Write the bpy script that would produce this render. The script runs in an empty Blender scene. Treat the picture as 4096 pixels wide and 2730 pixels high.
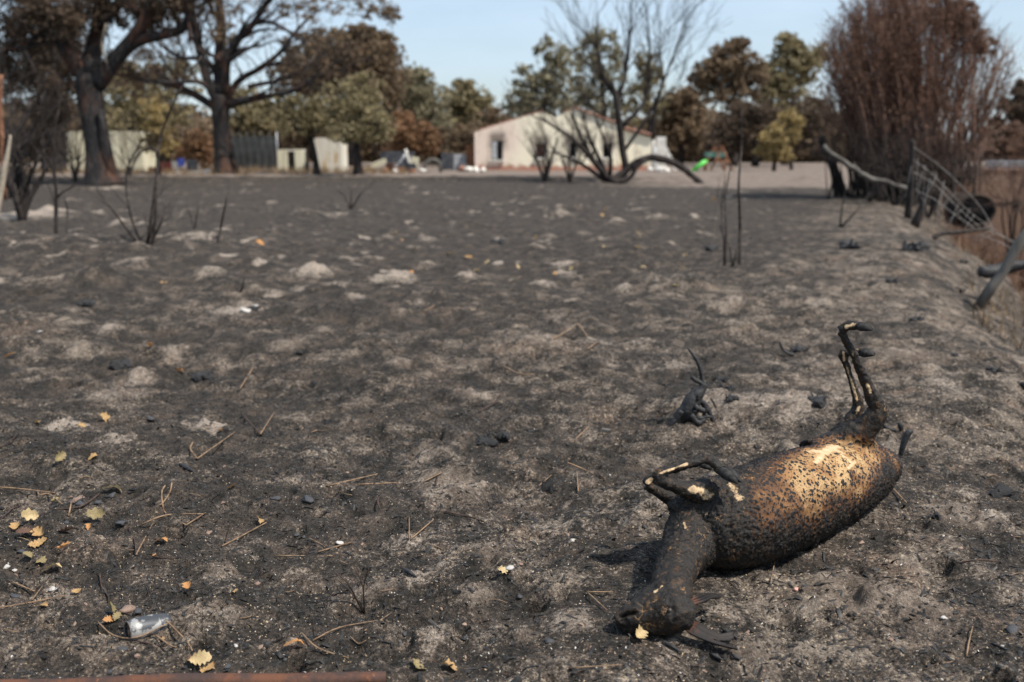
import bpy, bmesh, math, random
import numpy as np
from mathutils import Vector, Matrix, kdtree

S = bpy.context.scene
COL = S.collection
R = math.radians
rnd = random.Random(7)
rng = np.random.default_rng(11)

# ------------------------------------------------------------------ camera, sky, sun, exposure
CAM_H = 1.4
FPX = 3982.0                     # focal length in photograph pixels (4096 wide), 35 mm lens
PITCH = math.atan((1365 - 605) / FPX)
cam_d = bpy.data.cameras.new('camera')
cam = bpy.data.objects.new('camera', cam_d)
COL.objects.link(cam)
cam.location = (0, 0, CAM_H)
cam.rotation_euler = (R(90) - PITCH, 0, 0)
cam_d.sensor_width = 36
cam_d.lens = 36 * FPX / 4096
cam_d.clip_start = 0.05
cam_d.clip_end = 3000
cam_d.dof.use_dof = True
cam_d.dof.focus_distance = 3.45
cam_d.dof.aperture_fstop = 2.0
cam_d.dof.aperture_blades = 9
S.camera = cam

SUN_EL, SUN_AZ = R(56), R(120)   # azimuth clockwise from +Y (the view direction)
w = bpy.data.worlds.new('World')
S.world = w
w.use_nodes = True
wn = w.node_tree
wn.nodes.clear()
sky = wn.nodes.new('ShaderNodeTexSky')
sky.sky_type = 'NISHITA'
sky.sun_disc = False
sky.sun_elevation = SUN_EL
sky.sun_rotation = SUN_AZ
sky.air_density = 1.0
sky.dust_density = 1.2
sky.ozone_density = 1.6
bg = wn.nodes.new('ShaderNodeBackground')
bg.inputs['Strength'].default_value = 0.125
wo = wn.nodes.new('ShaderNodeOutputWorld')
# thin high cloud over the whole sky
tc = wn.nodes.new('ShaderNodeTexCoord')
mp = wn.nodes.new('ShaderNodeMapping')
mp.inputs['Scale'].default_value = (1.0, 1.0, 4.0)
nz = wn.nodes.new('ShaderNodeTexNoise')
nz.inputs['Scale'].default_value = 2.2
nz.inputs['Detail'].default_value = 6
nz.inputs['Roughness'].default_value = 0.6
rp = wn.nodes.new('ShaderNodeValToRGB')
rp.color_ramp.elements[0].position = 0.38
rp.color_ramp.elements[0].color = (0.30, 0.30, 0.30, 1)
rp.color_ramp.elements[1].position = 0.72
rp.color_ramp.elements[1].color = (0.70, 0.70, 0.70, 1)
mx = wn.nodes.new('ShaderNodeMixRGB')
mx.inputs['Color2'].default_value = (5.7, 6.9, 8.2, 1)
wn.links.new(tc.outputs['Generated'], mp.inputs['Vector'])
wn.links.new(mp.outputs['Vector'], nz.inputs['Vector'])
wn.links.new(nz.outputs['Fac'], rp.inputs['Fac'])
wn.links.new(rp.outputs['Color'], mx.inputs['Fac'])
wn.links.new(sky.outputs['Color'], mx.inputs['Color1'])
wn.links.new(mx.outputs['Color'], bg.inputs['Color'])
wn.links.new(bg.outputs['Background'], wo.inputs['Surface'])

sun_d = bpy.data.lights.new('sun', 'SUN')
sun_d.energy = 4.9
sun_d.angle = R(0.53)
sun_d.color = (1.0, 0.94, 0.86)
sun = bpy.data.objects.new('sun', sun_d)
COL.objects.link(sun)
SDIR = Vector((math.sin(SUN_AZ) * math.cos(SUN_EL), math.cos(SUN_AZ) * math.cos(SUN_EL), math.sin(SUN_EL)))
sun.rotation_euler = SDIR.to_track_quat('Z', 'Y').to_euler()
sun.location = (20, -10, 40)

S.view_settings.view_transform = 'Standard'
S.view_settings.look = 'None'
S.view_settings.gamma = 1
S.view_settings.use_curve_mapping = False
S.view_settings.exposure = 0.17
S.render.engine = 'CYCLES'
S.cycles.max_bounces = 5
S.cycles.transparent_max_bounces = 6


# ------------------------------------------------------------------ surveying helpers (photograph pixel -> place on the site)
CP, SP = math.cos(PITCH), math.sin(PITCH)


def ray(px, py):
    u, v = (px - 2048) / FPX, (1365 - py) / FPX
    return Vector((u, CP + v * SP, -SP + v * CP))


def P(px, py, Y):
    d = ray(px, py)
    return Vector((0, 0, CAM_H)) + d * (Y / d.y)


def Gz(px, py, z=0.0):
    d = ray(px, py)
    return Vector((0, 0, CAM_H)) + d * ((z - CAM_H) / d.z)


def mpp(Y):
    return Y * 1.0 / FPX / CP * 0.985      # metres per photograph pixel at ground distance Y


# ------------------------------------------------------------------ numpy noise
def _h(ix, iy, iz, s):
    n = (ix * 374761393 + iy * 668265263 + iz * 2147483647 + s * 974711) & 0xFFFFFFFF
    n = ((n ^ (n >> 13)) * 1274126177) & 0xFFFFFFFF
    n = ((n ^ (n >> 16)) * 2246822519) & 0xFFFFFFFF
    return ((n ^ (n >> 15)) & 0xFFFF) / 65535.0


def vnoise(x, y, z=None, s=0):
    x = np.asarray(x, float); y = np.asarray(y, float)
    ix = np.floor(x).astype(np.int64); iy = np.floor(y).astype(np.int64)
    fx = x - ix; fy = y - iy
    fx = fx * fx * fx * (fx * (fx * 6 - 15) + 10); fy = fy * fy * fy * (fy * (fy * 6 - 15) + 10)
    if z is None:
        a = _h(ix, iy, 0, s); b = _h(ix + 1, iy, 0, s); c = _h(ix, iy + 1, 0, s); d = _h(ix + 1, iy + 1, 0, s)
        return ((a * (1 - fx) + b * fx) * (1 - fy) + (c * (1 - fx) + d * fx) * fy) * 2 - 1
    z = np.asarray(z, float)
    iz = np.floor(z).astype(np.int64); fz = z - iz; fz = fz * fz * (3 - 2 * fz)
    r = 0
    for k, wz in ((0, 1 - fz), (1, fz)):
        a = _h(ix, iy, iz + k, s); b = _h(ix + 1, iy, iz + k, s); c = _h(ix, iy + 1, iz + k, s); d = _h(ix + 1, iy + 1, iz + k, s)
        r = r + ((a * (1 - fx) + b * fx) * (1 - fy) + (c * (1 - fx) + d * fx) * fy) * wz
    return r * 2 - 1


def fbm(x, y, o=3, s=0, z=None):
    r, a, t = 0, 1.0, 0
    for k in range(o):
        f = 2.03 ** k
        r = r + a * vnoise(x * f + 17.1 * k, y * f - 9.7 * k, None if z is None else z * f + 5.3 * k, s + k)
        t += a; a *= 0.5
    return r / t


def sst(a, b, x):
    t = np.clip((x - a) / (b - a), 0, 1)
    return t * t * (3 - 2 * t)


# ------------------------------------------------------------------ the lie of the land
# mole hills and ash heaps: photo x, y of the foot, half width px, height px, paleness
MOUNDS = [(835, 1150, 85, 60, 1.0), (1240, 1140, 85, 58, 1.05), (1575, 1140, 105, 46, 1.05), (1360, 1165, 75, 26, .95), (1860, 1137, 55, 36, 1.0),
          (2165, 1152, 75, 34, .95), (2330, 1170, 50, 16, .6), (2495, 1165, 50, 32, .95), (800, 1035, 130, 60, .7), (530, 1120, 90, 45, .6),
          (1710, 1080, 60, 25, .6), (1300, 990, 45, 20, .7), (1550, 965, 40, 25, .8), (1690, 965, 30, 25, .8), (2000, 975, 35, 30, .85),
          (2200, 955, 45, 22, .7), (2140, 1005, 50, 26, .75), (2460, 905, 55, 30, .75), (2680, 985, 40, 20, .8), (2640, 890, 90, 40, .65),
          (2240, 850, 40, 30, .7), (1620, 745, 20, 10, .9), (480, 925, 65, 30, .75), (560, 930, 60, 25, .7), (60, 890, 170, 40, 1.5),
          (430, 765, 75, 18, 1.0), (200, 860, 90, 14, 1.2), (950, 1255, 110, 20, .95), (700, 1390, 90, 40, .5), (430, 1345, 80, 35, .4),
          (250, 1690, 90, 14, 1.1), (820, 1690, 110, 40, .85), (520, 1470, 110, 30, .5), (460, 1540, 150, 30, .5), (480, 1780, 90, 30, .6),
          (1800, 1960, 210, 60, .45), (1650, 2300, 70, 36, .75), (1760, 2290, 110, 60, .55), (1950, 2250, 110, 50, .5), (1720, 2560, 90, 40, .6),
          (2280, 2520, 130, 70, .55), (1500, 2350, 120, 60, .3), (1140, 2580, 90, 50, .3), (900, 2300, 120, 50, .15), (870, 2480, 130, 70, .2),
          (2100, 2560, 90, 60, .3), (1900, 2400, 120, 70, .3), (2170, 1400, 130, 60, .45), (1600, 1450, 90, 30, .35), (1900, 1580, 110, 40, .4),
          (2920, 1660, 250, 40, .62), (3180, 1670, 200, 34, .60), (3300, 1560, 180, 45, .5), (3650, 1440, 200, 40, .35), (3250, 1230, 180, 40, .4),
          (3450, 2420, 230, 60, .35), (3850, 2100, 200, 60, .3), (3980, 2090, 80, 20, .9), (3700, 2500, 180, 60, .25), (3030, 2650, 150, 50, .5),
          (2900, 2480, 120, 40, .5), (3150, 1180, 140, 30, .5), (2950, 1220, 100, 25, .5), (3550, 1000, 120, 24, .4), (1420, 1600, 90, 26, .3),
          (1150, 1380, 100, 30, .25), (330, 1180, 120, 50, .3), (120, 1060, 110, 36, .5), (70, 1330, 140, 50, .2), (1700, 1830, 140, 30, .25)]
HOLES = [(1555, 1725, 26), (755, 2395, 36), (700, 2140, 40), (1950, 2620, 30), (2085, 2320, 40), (2140, 2400, 50), (1580, 2380, 30), (600, 1385, 24),
         (3720, 2640, 36), (3990, 2700, 60), (760, 2250, 26), (1200, 2100, 24), (250, 1500, 60), (3600, 2150, 26), (3780, 2270, 30), (3200, 2200, 40),
         (790, 2590, 45), (70, 2090, 28), (830, 1470, 26), (130, 1205, 60), (350, 1215, 40)]
_mnd = []
for (px, py, hw, hp, pal) in MOUNDS:
    c = Gz(px, py - hp * 0.25)
    m = mpp(c.y)
    _mnd.append((c.x, c.y + hw * m * .25, hw * m, hp * m * .62, pal))
_hol = []
for (px, py, r) in HOLES:
    c = Gz(px, py); m = mpp(c.y)
    _hol.append((c.x, c.y, r * m))
for k in range(64):              # nameless knolls of the burnt meadow, further out
    y = 9 + 36 * rnd.random() ** 1.3
    x = (rnd.random() * 2 - 1) * .5 * y
    if x > .2 * y: continue
    r_ = .15 + .3 * rnd.random()
    _mnd.append((x, y, r_, r_ * (.15 + .2 * rnd.random()), (.1 + .6 * rnd.random() ** 1.5)))


# the soil the carcass settled into: chest to rump, neck, head
BED = [(3520, 1960), (3330, 2040), (3090, 2140), (2830, 2200), (2720, 2330), (2670, 2490), (2480, 2515)]
BED = [tuple(Gz(a, b, 0)[:2]) for a, b in BED]


def bed_weight(x, y):
    d = np.full(np.shape(x), 9.0)
    for (ax, ay), (bx, by) in zip(BED[:-1], BED[1:]):
        ux, uy = bx - ax, by - ay
        t = np.clip(((x - ax) * ux + (y - ay) * uy) / (ux * ux + uy * uy), 0, 1)
        d = np.minimum(d, np.hypot(x - ax - t * ux, y - ay - t * uy))
    return sst(.34, .10, d)


def edge_x(y):                   # crest of the bank above the ditch, on the right
    return 1.15 + 0.345 * y + 0.18 * vnoise(y * .45, y * 0, None, 91) + .06 * vnoise(y * 1.7, y * 0, None, 92)


def land(x, y):
    x = np.asarray(x, float); y = np.asarray(y, float)
    near = 1 - sst(9, 22, y)
    wob = .05 * fbm(x * .55, y * .55, 2, 3) + (.05 + .02 * near) * fbm(x * 1.5, y * 1.5, 2, 5)
    lump = np.abs(fbm(x * 3.3 + .3 * vnoise(x * 5, y * 5), y * 3.3, 2, 8))
    bumps = .024 * (lump * 2 - .6) + .018 * fbm(x * 7.5, y * 7.5, 2, 21) * near
    clod = np.maximum(0, fbm(x * 9 + 3, y * 9, 3, 24)) * sst(-.25, .35, fbm(x * 1.2, y * 1.2, 2, 26))
    bumps = bumps + .045 * clod * (1 - sst(14, 30, y)) + .03 * np.maximum(0, fbm(x * 2.9, y * 2.4, 3, 28)) * sst(7, 13, y)
    pit = np.maximum(0, vnoise(x * 13, y * 13, None, 71) - .45) ** 1.0 * (1 - sst(7, 13, y))
    bumps = bumps - .07 * pit
    crag = np.abs(fbm(x * 17, y * 17, 3, 73))
    bumps = bumps + .011 * (crag - .2) * (1 - sst(8, 16, y)) * (.4 + sst(-.1, .4, fbm(x * 1.7, y * 1.7, 2, 74)))
    fine = (.0080 * fbm(x * 21, y * 21, 2, 31) + .0055 * fbm(x * 46, y * 52, 1, 37)) * (1 - sst(7, 16, y))
    h = wob * .7 + bumps + fine
    ash = np.zeros_like(h); land.knoll = np.zeros_like(h)
    for (cx, cy, r, hh, pal) in _mnd:
        d2 = ((x - cx) ** 2 + ((y - cy) * .8) ** 2) / (r * r)
        i = d2 < 3
        if not np.any(i): continue
        dd = d2[i] if d2.ndim else d2
        q = np.exp(-dd * 1.5) - .011
        if d2.ndim:
            h[i] = h[i] + hh * q * (1 + .55 * fbm(x[i] / r * 2.4, y[i] / r * 2.4, 3, 50))
            if cy < 7.5: land.knoll[i] = np.maximum(land.knoll[i], np.exp(-dd * .95) * (1.0 if r > .09 else .8))
            ash[i] = np.maximum(ash[i], pal * np.exp(-dd * 1.1) * (1 + .5 * fbm(x[i] / r * 2 + 9, y[i] / r * 2, 3, 51)))
        else:
            h = h + hh * q * (1 + .55 * fbm(x / r * 2.4, y / r * 2.4, 3, 50))
    for (cx, cy, r) in _hol:
        d2 = ((x - cx) ** 2 + (y - cy) ** 2) / (r * r)
        h = h - r * 1.9 * np.exp(-d2 ** 3 * .9) + r * .28 * np.exp(-((np.sqrt(d2) - 1.5) / .45) ** 2)
    # low bank rising on the left
    h = h + .22 * np.exp(-(((x + 5.6) / 2.6) ** 2 + ((y - 13.5) / 4.5) ** 2))
    h = h - .12 * np.exp(-(((x + 2.2) / 1.6) ** 2 + ((y - 6.2) / 1.1) ** 2))
    # ditch on the right, the road embankment beyond it
    e = x - edge_x(y)
    fade = sst(3.5, 6, y) * .6 + .4
    drop = sst(-.6, 2.3, e) * 1.0 * fade
    rise = sst(3.2, 6.2, e) * (.55 + 1.0 * fade)
    causeway = sst(27.2, 29.5, y) * sst(-.5, 2.5, e)
    h = h - drop * (1 - causeway) + rise * (1 - causeway) + causeway * .66
    # yard step where the meadow ends
    h = h + .22 * sst(46.8, 47.4, y + .6 * vnoise(x * .2, x * 0, None, 61)) * (1 - sst(0, 4, e))
    wb = bed_weight(x, y)
    h = h * (1 - wb) + wb * (.014 + .18 * h)
    return h, ash


def H(x, y):
    return float(land(np.array([x]), np.array([y]))[0][0])


def G(px, py):
    z = 0.0
    for k in range(12):
        p = Gz(px, min(py, 2730), z) if z < 1.2 else None
        z2 = H(p.x, min(p.y, 300))
        z = z * .4 + z2 * .6
    p = Gz(px, py, z); p.z = H(p.x, p.y)
    return p


# ------------------------------------------------------------------ materials
class NT:
    def __init__(s, name, rough=.9, spec=.25):
        s.m = bpy.data.materials.new(name); s.m.use_nodes = True
        s.t = s.m.node_tree; s.b = s.t.nodes['Principled BSDF']
        s.b.inputs['Roughness'].default_value = rough
        s.b.inputs['Specular IOR Level'].default_value = spec
        s.co = s.t.nodes.new('ShaderNodeTexCoord').outputs['Object']

    def n(s, t): return s.t.nodes.new('ShaderNode' + t)

    def put(s, sock, v):
        if hasattr(v, 'links'): s.t.links.new(v, sock)
        elif isinstance(v, tuple): sock.default_value = v if len(v) == 4 or sock.type == 'VECTOR' else v + (1,)
        else: sock.default_value = v

    def noise(s, sc, det=4, ro=.6, vec=None, dist=0.0):
        k = s.n('TexNoise'); k.inputs['Scale'].default_value = sc; k.inputs['Detail'].default_value = det
        k.inputs['Roughness'].default_value = ro; k.inputs['Distortion'].default_value = dist
        s.put(k.inputs['Vector'], vec or s.co); return k.outputs['Fac']

    def stretch(s, v):
        k = s.n('Mapping'); s.put(k.inputs['Vector'], s.co); k.inputs['Scale'].default_value = v; return k.outputs['Vector']

    def vor(s, sc, out='Distance', vec=None):
        k = s.n('TexVoronoi'); k.inputs['Scale'].default_value = sc; s.put(k.inputs['Vector'], vec or s.co); return k.outputs[out]

    def math(s, op, a, b=0.0, c=None):
        k = s.n('Math'); k.operation = op; s.put(k.inputs[0], a); s.put(k.inputs[1], b)
        if c is not None: s.put(k.inputs[2], c)
        return k.outputs[0]

    def mr(s, v, a, b, c=0.0, d=1.0):
        k = s.n('MapRange'); k.interpolation_type = 'SMOOTHSTEP'
        s.put(k.inputs[0], v)
        for i, q in enumerate((a, b, c, d)): s.put(k.inputs[1 + i], q)
        return k.outputs[0]

    def mix(s, f, a, b, mode='MIX'):
        k = s.n('MixRGB'); k.blend_type = mode; s.put(k.inputs[0], f); s.put(k.inputs[1], a); s.put(k.inputs[2], b); return k.outputs[0]

    def attr(s, name):
        k = s.n('Attribute'); k.attribute_name = name; return k.outputs['Fac']

    def bump(s, h, st=.6, di=.01, prev=None):
        k = s.n('Bump'); k.inputs['Strength'].default_value = st; k.inputs['Distance'].default_value = di
        s.put(k.inputs['Height'], h)
        if prev: s.put(k.inputs['Normal'], prev)
        return k.outputs['Normal']

    def done(s, col=None, nor=None, rough=None):
        if col is not None: s.put(s.b.inputs['Base Color'], col)
        if nor is not None: s.put(s.b.inputs['Normal'], nor)
        if rough is not None: s.put(s.b.inputs['Roughness'], rough)
        return s.m


def simple(name, a, b, sc=8, rough=.85, bump=.3, bd=.01, spec=.25, sharp=(.35, .65), vec=None):
    n = NT(name, rough, spec)
    f = n.noise(sc, 5, .65, n.stretch(vec) if vec else None)
    return n.done(n.mix(n.mr(f, sharp[0], sharp[1]), a, b), n.bump(f, bump, bd))


def leafmat(name, a, b, c, sc=.7, trans=.35):
    n = NT(name, .75, .15)
    f1 = n.noise(sc, 3); f2 = n.noise(sc * 6, 3)
    col = n.mix(n.mr(f1, .38, .62), a, b)
    col = n.mix(n.mr(f2, .5, .7), col, c)
    n.put(n.b.inputs['Base Color'], col)
    t = n.n('BsdfTranslucent'); n.put(t.inputs['Color'], col)
    x = n.n('MixShader'); x.inputs[0].default_value = trans
    n.t.links.new(n.b.outputs[0], x.inputs[1]); n.t.links.new(t.outputs[0], x.inputs[2])
    n.t.links.new(x.outputs[0], n.t.nodes['Material Output'].inputs['Surface'])
    return n.m


def ground_mat():
    n = NT('burnt_ground', .92, .2)
    nA = n.noise(1.1, 5, .62); nB = n.noise(5.5, 6, .68); nC = n.noise(30, 5, .72); nD = n.noise(95, 4, .75); nE = n.noise(290, 3, .7)
    soil = n.attr('soil'); ash = n.attr('ash'); dirt = n.attr('dirt'); red = n.attr('red')
    vc = n.n('TexVoronoi'); vc.inputs['Scale'].default_value = 105; n.put(vc.inputs['Vector'], n.co)
    sc_ = n.n('SeparateColor'); n.t.links.new(vc.outputs['Color'], sc_.inputs[0])
    # how much bare soil shows between the char: a broad density, broken up grain by grain
    t = n.math('MULTIPLY', soil, .50)
    for v_, k_ in ((nA, .5), (nB, 1.3), (nC, 1.7), (nD, 1.1), (nE, .5), (sc_.outputs[0], .22)):
        t = n.math('ADD', t, n.math('MULTIPLY', n.math('SUBTRACT', v_, .5), k_))
    m1 = n.mr(t, .10, .68)
    char = n.mix(n.mr(nC, .35, .65), (.017, .0155, .0135), (.044, .038, .0315))
    char = n.mix(n.mr(n.math('ADD', nB, n.math('MULTIPLY', n.math('SUBTRACT', nD, .5), .5)), .40, .68), char, (.080, .0615, .048))
    so = n.mix(n.mr(nB, .35, .65), (.108, .084, .065), (.215, .176, .140))
    so = n.mix(n.mr(nA, .5, .66), so, (.142, .100, .072))
    so = n.mix(n.math('GREATER_THAN', sc_.outputs[1], .88), so, (.33, .27, .20))
    col = n.mix(m1, char, so)
    kn = n.math('ADD', n.attr('knoll'), n.math('MULTIPLY', n.math('SUBTRACT', nC, .5), .9))
    kn = n.math('ADD', kn, n.math('MULTIPLY', n.math('SUBTRACT', nD, .5), .5))
    col = n.mix(n.mr(kn, .38, .85, 0, .85), col, n.mix(n.mr(nB, .38, .62), (.120, .092, .071), (.205, .165, .130)))
    a = n.math('ADD', ash, n.math('MULTIPLY', n.math('SUBTRACT', nB, .5), 1.1))
    a = n.math('ADD', a, n.math('MULTIPLY', n.math('SUBTRACT', nC, .5), 1.5))
    m2 = n.mr(n.math('ADD', a, n.math('MULTIPLY', n.math('SUBTRACT', nD, .5), 1.0)), .26, .95)
    col = n.mix(m2, col, n.mix(nC, (.25, .203, .160), (.375, .315, .258)))
    col = n.mix(n.mr(n.math('ADD', red, n.math('MULTIPLY', n.math('SUBTRACT', nB, .5), 1.2)), .35, .9), col, n.mix(nC, (.040, .028, .021), (.13, .076, .05)))
    col = n.mix(n.mr(n.math('ADD', dirt, n.math('MULTIPLY', n.math('SUBTRACT', nA, .5), .8)), .4, .75), col, n.mix(nB, (.135, .106, .086), (.225, .18, .146)))
    # grain: sand and charcoal dust
    g = n.mr(nD, .3, .7, .66, 1.3)
    g2 = n.mr(nE, .3, .7, .68, 1.32)
    col = n.mix(1.0, col, n.mix(1.0, g, g2, 'MULTIPLY'), 'MULTIPLY')
    vo = n.n('TexVoronoi'); vo.inputs['Scale'].default_value = 150; n.put(vo.inputs['Vector'], n.co)
    sep = n.n('SeparateColor'); n.t.links.new(vo.outputs['Color'], sep.inputs[0])
    wm = n.math('MULTIPLY', n.math('LESS_THAN', vo.outputs['Distance'], .26), n.math('GREATER_THAN', sep.outputs[0], .955))
    col = n.mix(wm, col, (.40, .37, .33))
    nb = n.bump(nB, .7, .05); nb = n.bump(nC, .8, .012, nb); nb = n.bump(nD, .9, .007, nb); nb = n.bump(nE, .8, .003, nb); nb = n.bump(vc.outputs['Distance'], .5, -.004, nb)
    return n.done(col, nb)


M = {}
M['ground'] = ground_mat()
M['char'] = simple('charred_wood', (.010, .010, .011), (.045, .043, .042), 45, .62, .8, .008, .4)
M['bark_burnt'] = None
n_ = NT('burnt_bark', .85)
f1 = n_.noise(1.6, 5, .6, n_.stretch((1, 1, .35))); f2 = n_.noise(9, 5, .7, n_.stretch((1, 1, .3)))
c_ = n_.mix(n_.mr(f1, .46, .66), (.022, .020, .020), (.085, .042, .026))
c_ = n_.mix(n_.mr(f2, .5, .75), c_, (.11, .10, .092))
M['bark_burnt'] = n_.done(c_, n_.bump(f2, .9, .06))
M['bark_dark'] = simple('sooty_bark', (.014, .012, .012), (.055, .044, .038), 6, .9, .7, .04, vec=(1, 1, .3))
M['stem_red'] = simple('scorched_red_stems', (.115, .068, .050), (.32, .185, .130), 2.2, .85, .3, .02)
n_ = NT('scorched_red_stems', .85)
f1 = n_.noise(2.2, 5, .65); f2 = n_.noise(14, 4, .6)
sx = n_.n('SeparateXYZ'); n_.put(sx.inputs[0], n_.co)
hz_ = n_.math('ADD', sx.outputs[2], n_.math('MULTIPLY', n_.math('SUBTRACT', f1, .5), 3.0))
c_ = n_.mix(n_.mr(f2, .4, .65), (.115, .066, .048), (.31, .18, .125))
M['stem_red'] = n_.done(n_.mix(n_.mr(hz_, .9, 2.6), (.032, .026, .023), c_))
M['wood_grey'] = simple('weathered_grey_wood', (.048, .044, .040), (.15, .136, .117), 5, .85, .5, .01, vec=(1, 1, .15))
M['wood_pale'] = simple('barkless_pale_wood', (.22, .18, .13), (.46, .39, .30), 5, .75, .4, .01)
M['leaf_brown'] = leafmat('scorched_brown_leaves', (0.14, 0.1, 0.066), (0.225, 0.16, 0.1), (0.28, 0.21, 0.13))
M['leaf_umber'] = leafmat('umber_leaves', (.085, .062, .045), (.145, .102, .070), (.20, .145, .095))
M['leaf_dark'] = leafmat('dark_burnt_leaves', (0.08, 0.06, 0.046), (0.13, 0.092, 0.065), (0.16, 0.12, 0.08))
M['leaf_olive'] = leafmat('olive_brown_leaves', (0.2, 0.17, 0.095), (0.3, 0.25, 0.14), (0.37, 0.31, 0.18))
M['leaf_grey'] = leafmat('grey_olive_leaves', (0.2, 0.18, 0.118), (0.29, 0.26, 0.165), (0.36, 0.32, 0.21))
M['leaf_yellow'] = leafmat('yellowed_leaves', (0.26, 0.2, 0.09), (0.4, 0.3, 0.13), (0.47, 0.37, 0.19))
M['leaf_orange'] = leafmat('rusty_orange_leaves', (0.2, 0.115, 0.062), (0.32, 0.18, 0.1), (0.36, 0.24, 0.14))
M['leaf_red'] = leafmat('rust_brown_leaves', (.15, .095, .068), (.25, .155, .11), (.30, .19, .135))


def dead_leaf(name, a, b):
    n = NT(name, .6, .3)
    f = n.noise(60, 4); g = n.noise(18, 3)
    col = n.mix(n.mr(g, .35, .65), a, b)
    col = n.mix(n.mr(f, .58, .75), col, (a[0] * .45, a[1] * .4, a[2] * .35))
    n.put(n.b.inputs['Base Color'], col)
    t = n.n('BsdfTranslucent'); n.put(t.inputs['Color'], col)
    x = n.n('MixShader'); x.inputs[0].default_value = .2
    n.t.links.new(n.b.outputs[0], x.inputs[1]); n.t.links.new(t.outputs[0], x.inputs[2])
    n.t.links.new(x.outputs[0], n.t.nodes['Material Output'].inputs['Surface'])
    return n.m


M['oak_tan'] = dead_leaf('dead_leaf_tan', (.36, .21, .085), (.50, .33, .15))
M['oak_cream'] = dead_leaf('dead_leaf_cream', (.46, .33, .16), (.60, .47, .26))
M['oak_olive'] = dead_leaf('dead_leaf_olive', (.21, .16, .075), (.33, .26, .125))
M['oak_orange'] = dead_leaf('dead_leaf_orange', (.42, .19, .065), (.52, .28, .11))
M['oak_brown'] = dead_leaf('dead_leaf_brown', (.09, .05, .035), (.16, .09, .06))
M['needle'] = simple('dry_pine_needle', (.13, .082, .05), (.30, .20, .12), 30, .6, .1, .001)
M['needle_dark'] = simple('scorched_needle', (.03, .02, .016), (.09, .055, .04), 30, .6, .1, .001)
M['twig_dark'] = simple('burnt_twig', (.016, .014, .013), (.07, .055, .046), 12, .8, .4, .004)
M['white_stone'] = simple('white_stone', (.34, .31, .28), (.56, .53, .49), 30, .7, .3, .003)
M['flint'] = simple('blue_grey_flint', (.028, .028, .030), (.085, .086, .09), 45, .6, .4, .004, .35)
M['pebble'] = simple('brown_pebble', (.14, .09, .07), (.30, .21, .16), 25, .6, .2, .002)
M['pink_stone'] = simple('pink_pebble', (.55, .25, .19), (.68, .40, .32), 60, .6, .2, .002)
M['ashfleck'] = simple('ash_flecks', (.25, .22, .19), (.62, .59, .54), 40, .7, .1, .002)
M['sandgrain'] = simple('sand_grains', (.20, .145, .09), (.42, .32, .21), 40, .8, .1, .002)
M['flake'] = simple('charcoal_flakes', (.011, .010, .009), (.045, .042, .039), 60, .5, .2, .002, .3)
M['stubble'] = simple('burnt_grass_stubble', (.013, .012, .011), (.06, .054, .047), 20, .7, .1, .002, .2)
M['drygrass'] = simple('dry_grass', (.11, .072, .04), (.28, .19, .10), 3, .8, .1, .01)
M['redgrass'] = simple('scorched_undergrowth', (.06, .03, .02), (.17, .09, .05), 3, .85, .1, .01)
M['brick_red'] = simple('terracotta', (.22, .10, .07), (.36, .21, .155), 4, .85, .3, .01)
M['dark_void'] = simple('shade_and_char_inside', (.012, .011, .011), (.03, .027, .025), 3, .95, .1, .01)  # flat dark colour: painted shade of openings, also the charred roof heap
M['white_paint'] = simple('dirty_white_paint', (.52, .49, .43), (.74, .71, .65), 2.5, .7, .1, .01)
M['cream_panel'] = simple('cream_panel', (.56, .51, .36), (.74, .70, .53), 1.1, .7, .1, .01, vec=(1, 1, .25))
M['rust_streak'] = simple('rust_streaked_white', (.66, .62, .52), (.46, .29, .12), 1.6, .75, .1, .01, sharp=(.5, .72), vec=(1.5, 1.5, .4))
M['net'] = simple('dark_grey_net', (.036, .038, .037), (.060, .064, .064), 2, .8, .1, .01)
M['green_plastic'] = simple('green_plastic', (.07, .48, .05), (.10, .58, .08), 4, .4, .05, .002, .5)
M['teal'] = simple('teal_board', (.07, .15, .13), (.11, .21, .17), 4, .7, .1, .01)
M['rust_wood'] = simple('rust_brown_timber', (.17, .075, .04), (.29, .14, .08), 5, .8, .2, .01)
M['red_plastic'] = simple('red_scrap', (.32, .06, .04), (.42, .13, .08), 4, .6, .1, .01)
M['blue_plastic'] = simple('blue_scrap', (.06, .09, .42), (.1, .15, .5), 4, .5, .1, .01)
M['metal_grey'] = simple('galvanised_metal', (.30, .31, .32), (.52, .53, .54), 6, .45, .1, .003, .5)
M['wire'] = simple('weathered_wire', (.12, .11, .10), (.26, .24, .22), 10, .6, .1, .002, .4)
M['asphalt'] = simple('pinkish_road', (.22, .14, .11), (.31, .20, .165), 3, .9, .2, .01)
M['sheet_dark'] = simple('dark_burnt_sheet', (.03, .033, .04), (.10, .105, .115), 3, .55, .2, .01)
n_ = NT('rusty_iron', .75, .3)
f1 = n_.noise(9, 6, .7); f2 = n_.noise(45, 5, .7)
c_ = n_.mix(n_.mr(f1, .4, .62), (.055, .034, .028), (.125, .052, .028)); c_ = n_.mix(n_.mr(f2, .62, .74), c_, (.36, .12, .04))
M['rust'] = n_.done(c_, n_.bump(f2, .7, .004))


# ------------------------------------------------------------------ building helpers
ROOT = {}


def empty(name, label, cat, loc, group=None):
    o = bpy.data.objects.new(name, None); COL.objects.link(o)
    o.empty_display_size = .1
    o.location = loc; o['label'] = label; o['category'] = cat
    if group: o['group'] = group
    ROOT[o.name] = Vector(loc)
    return o


def tag(o, label, cat, group=None):
    o['label'] = label; o['category'] = cat
    if group: o['group'] = group
    return o


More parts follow.
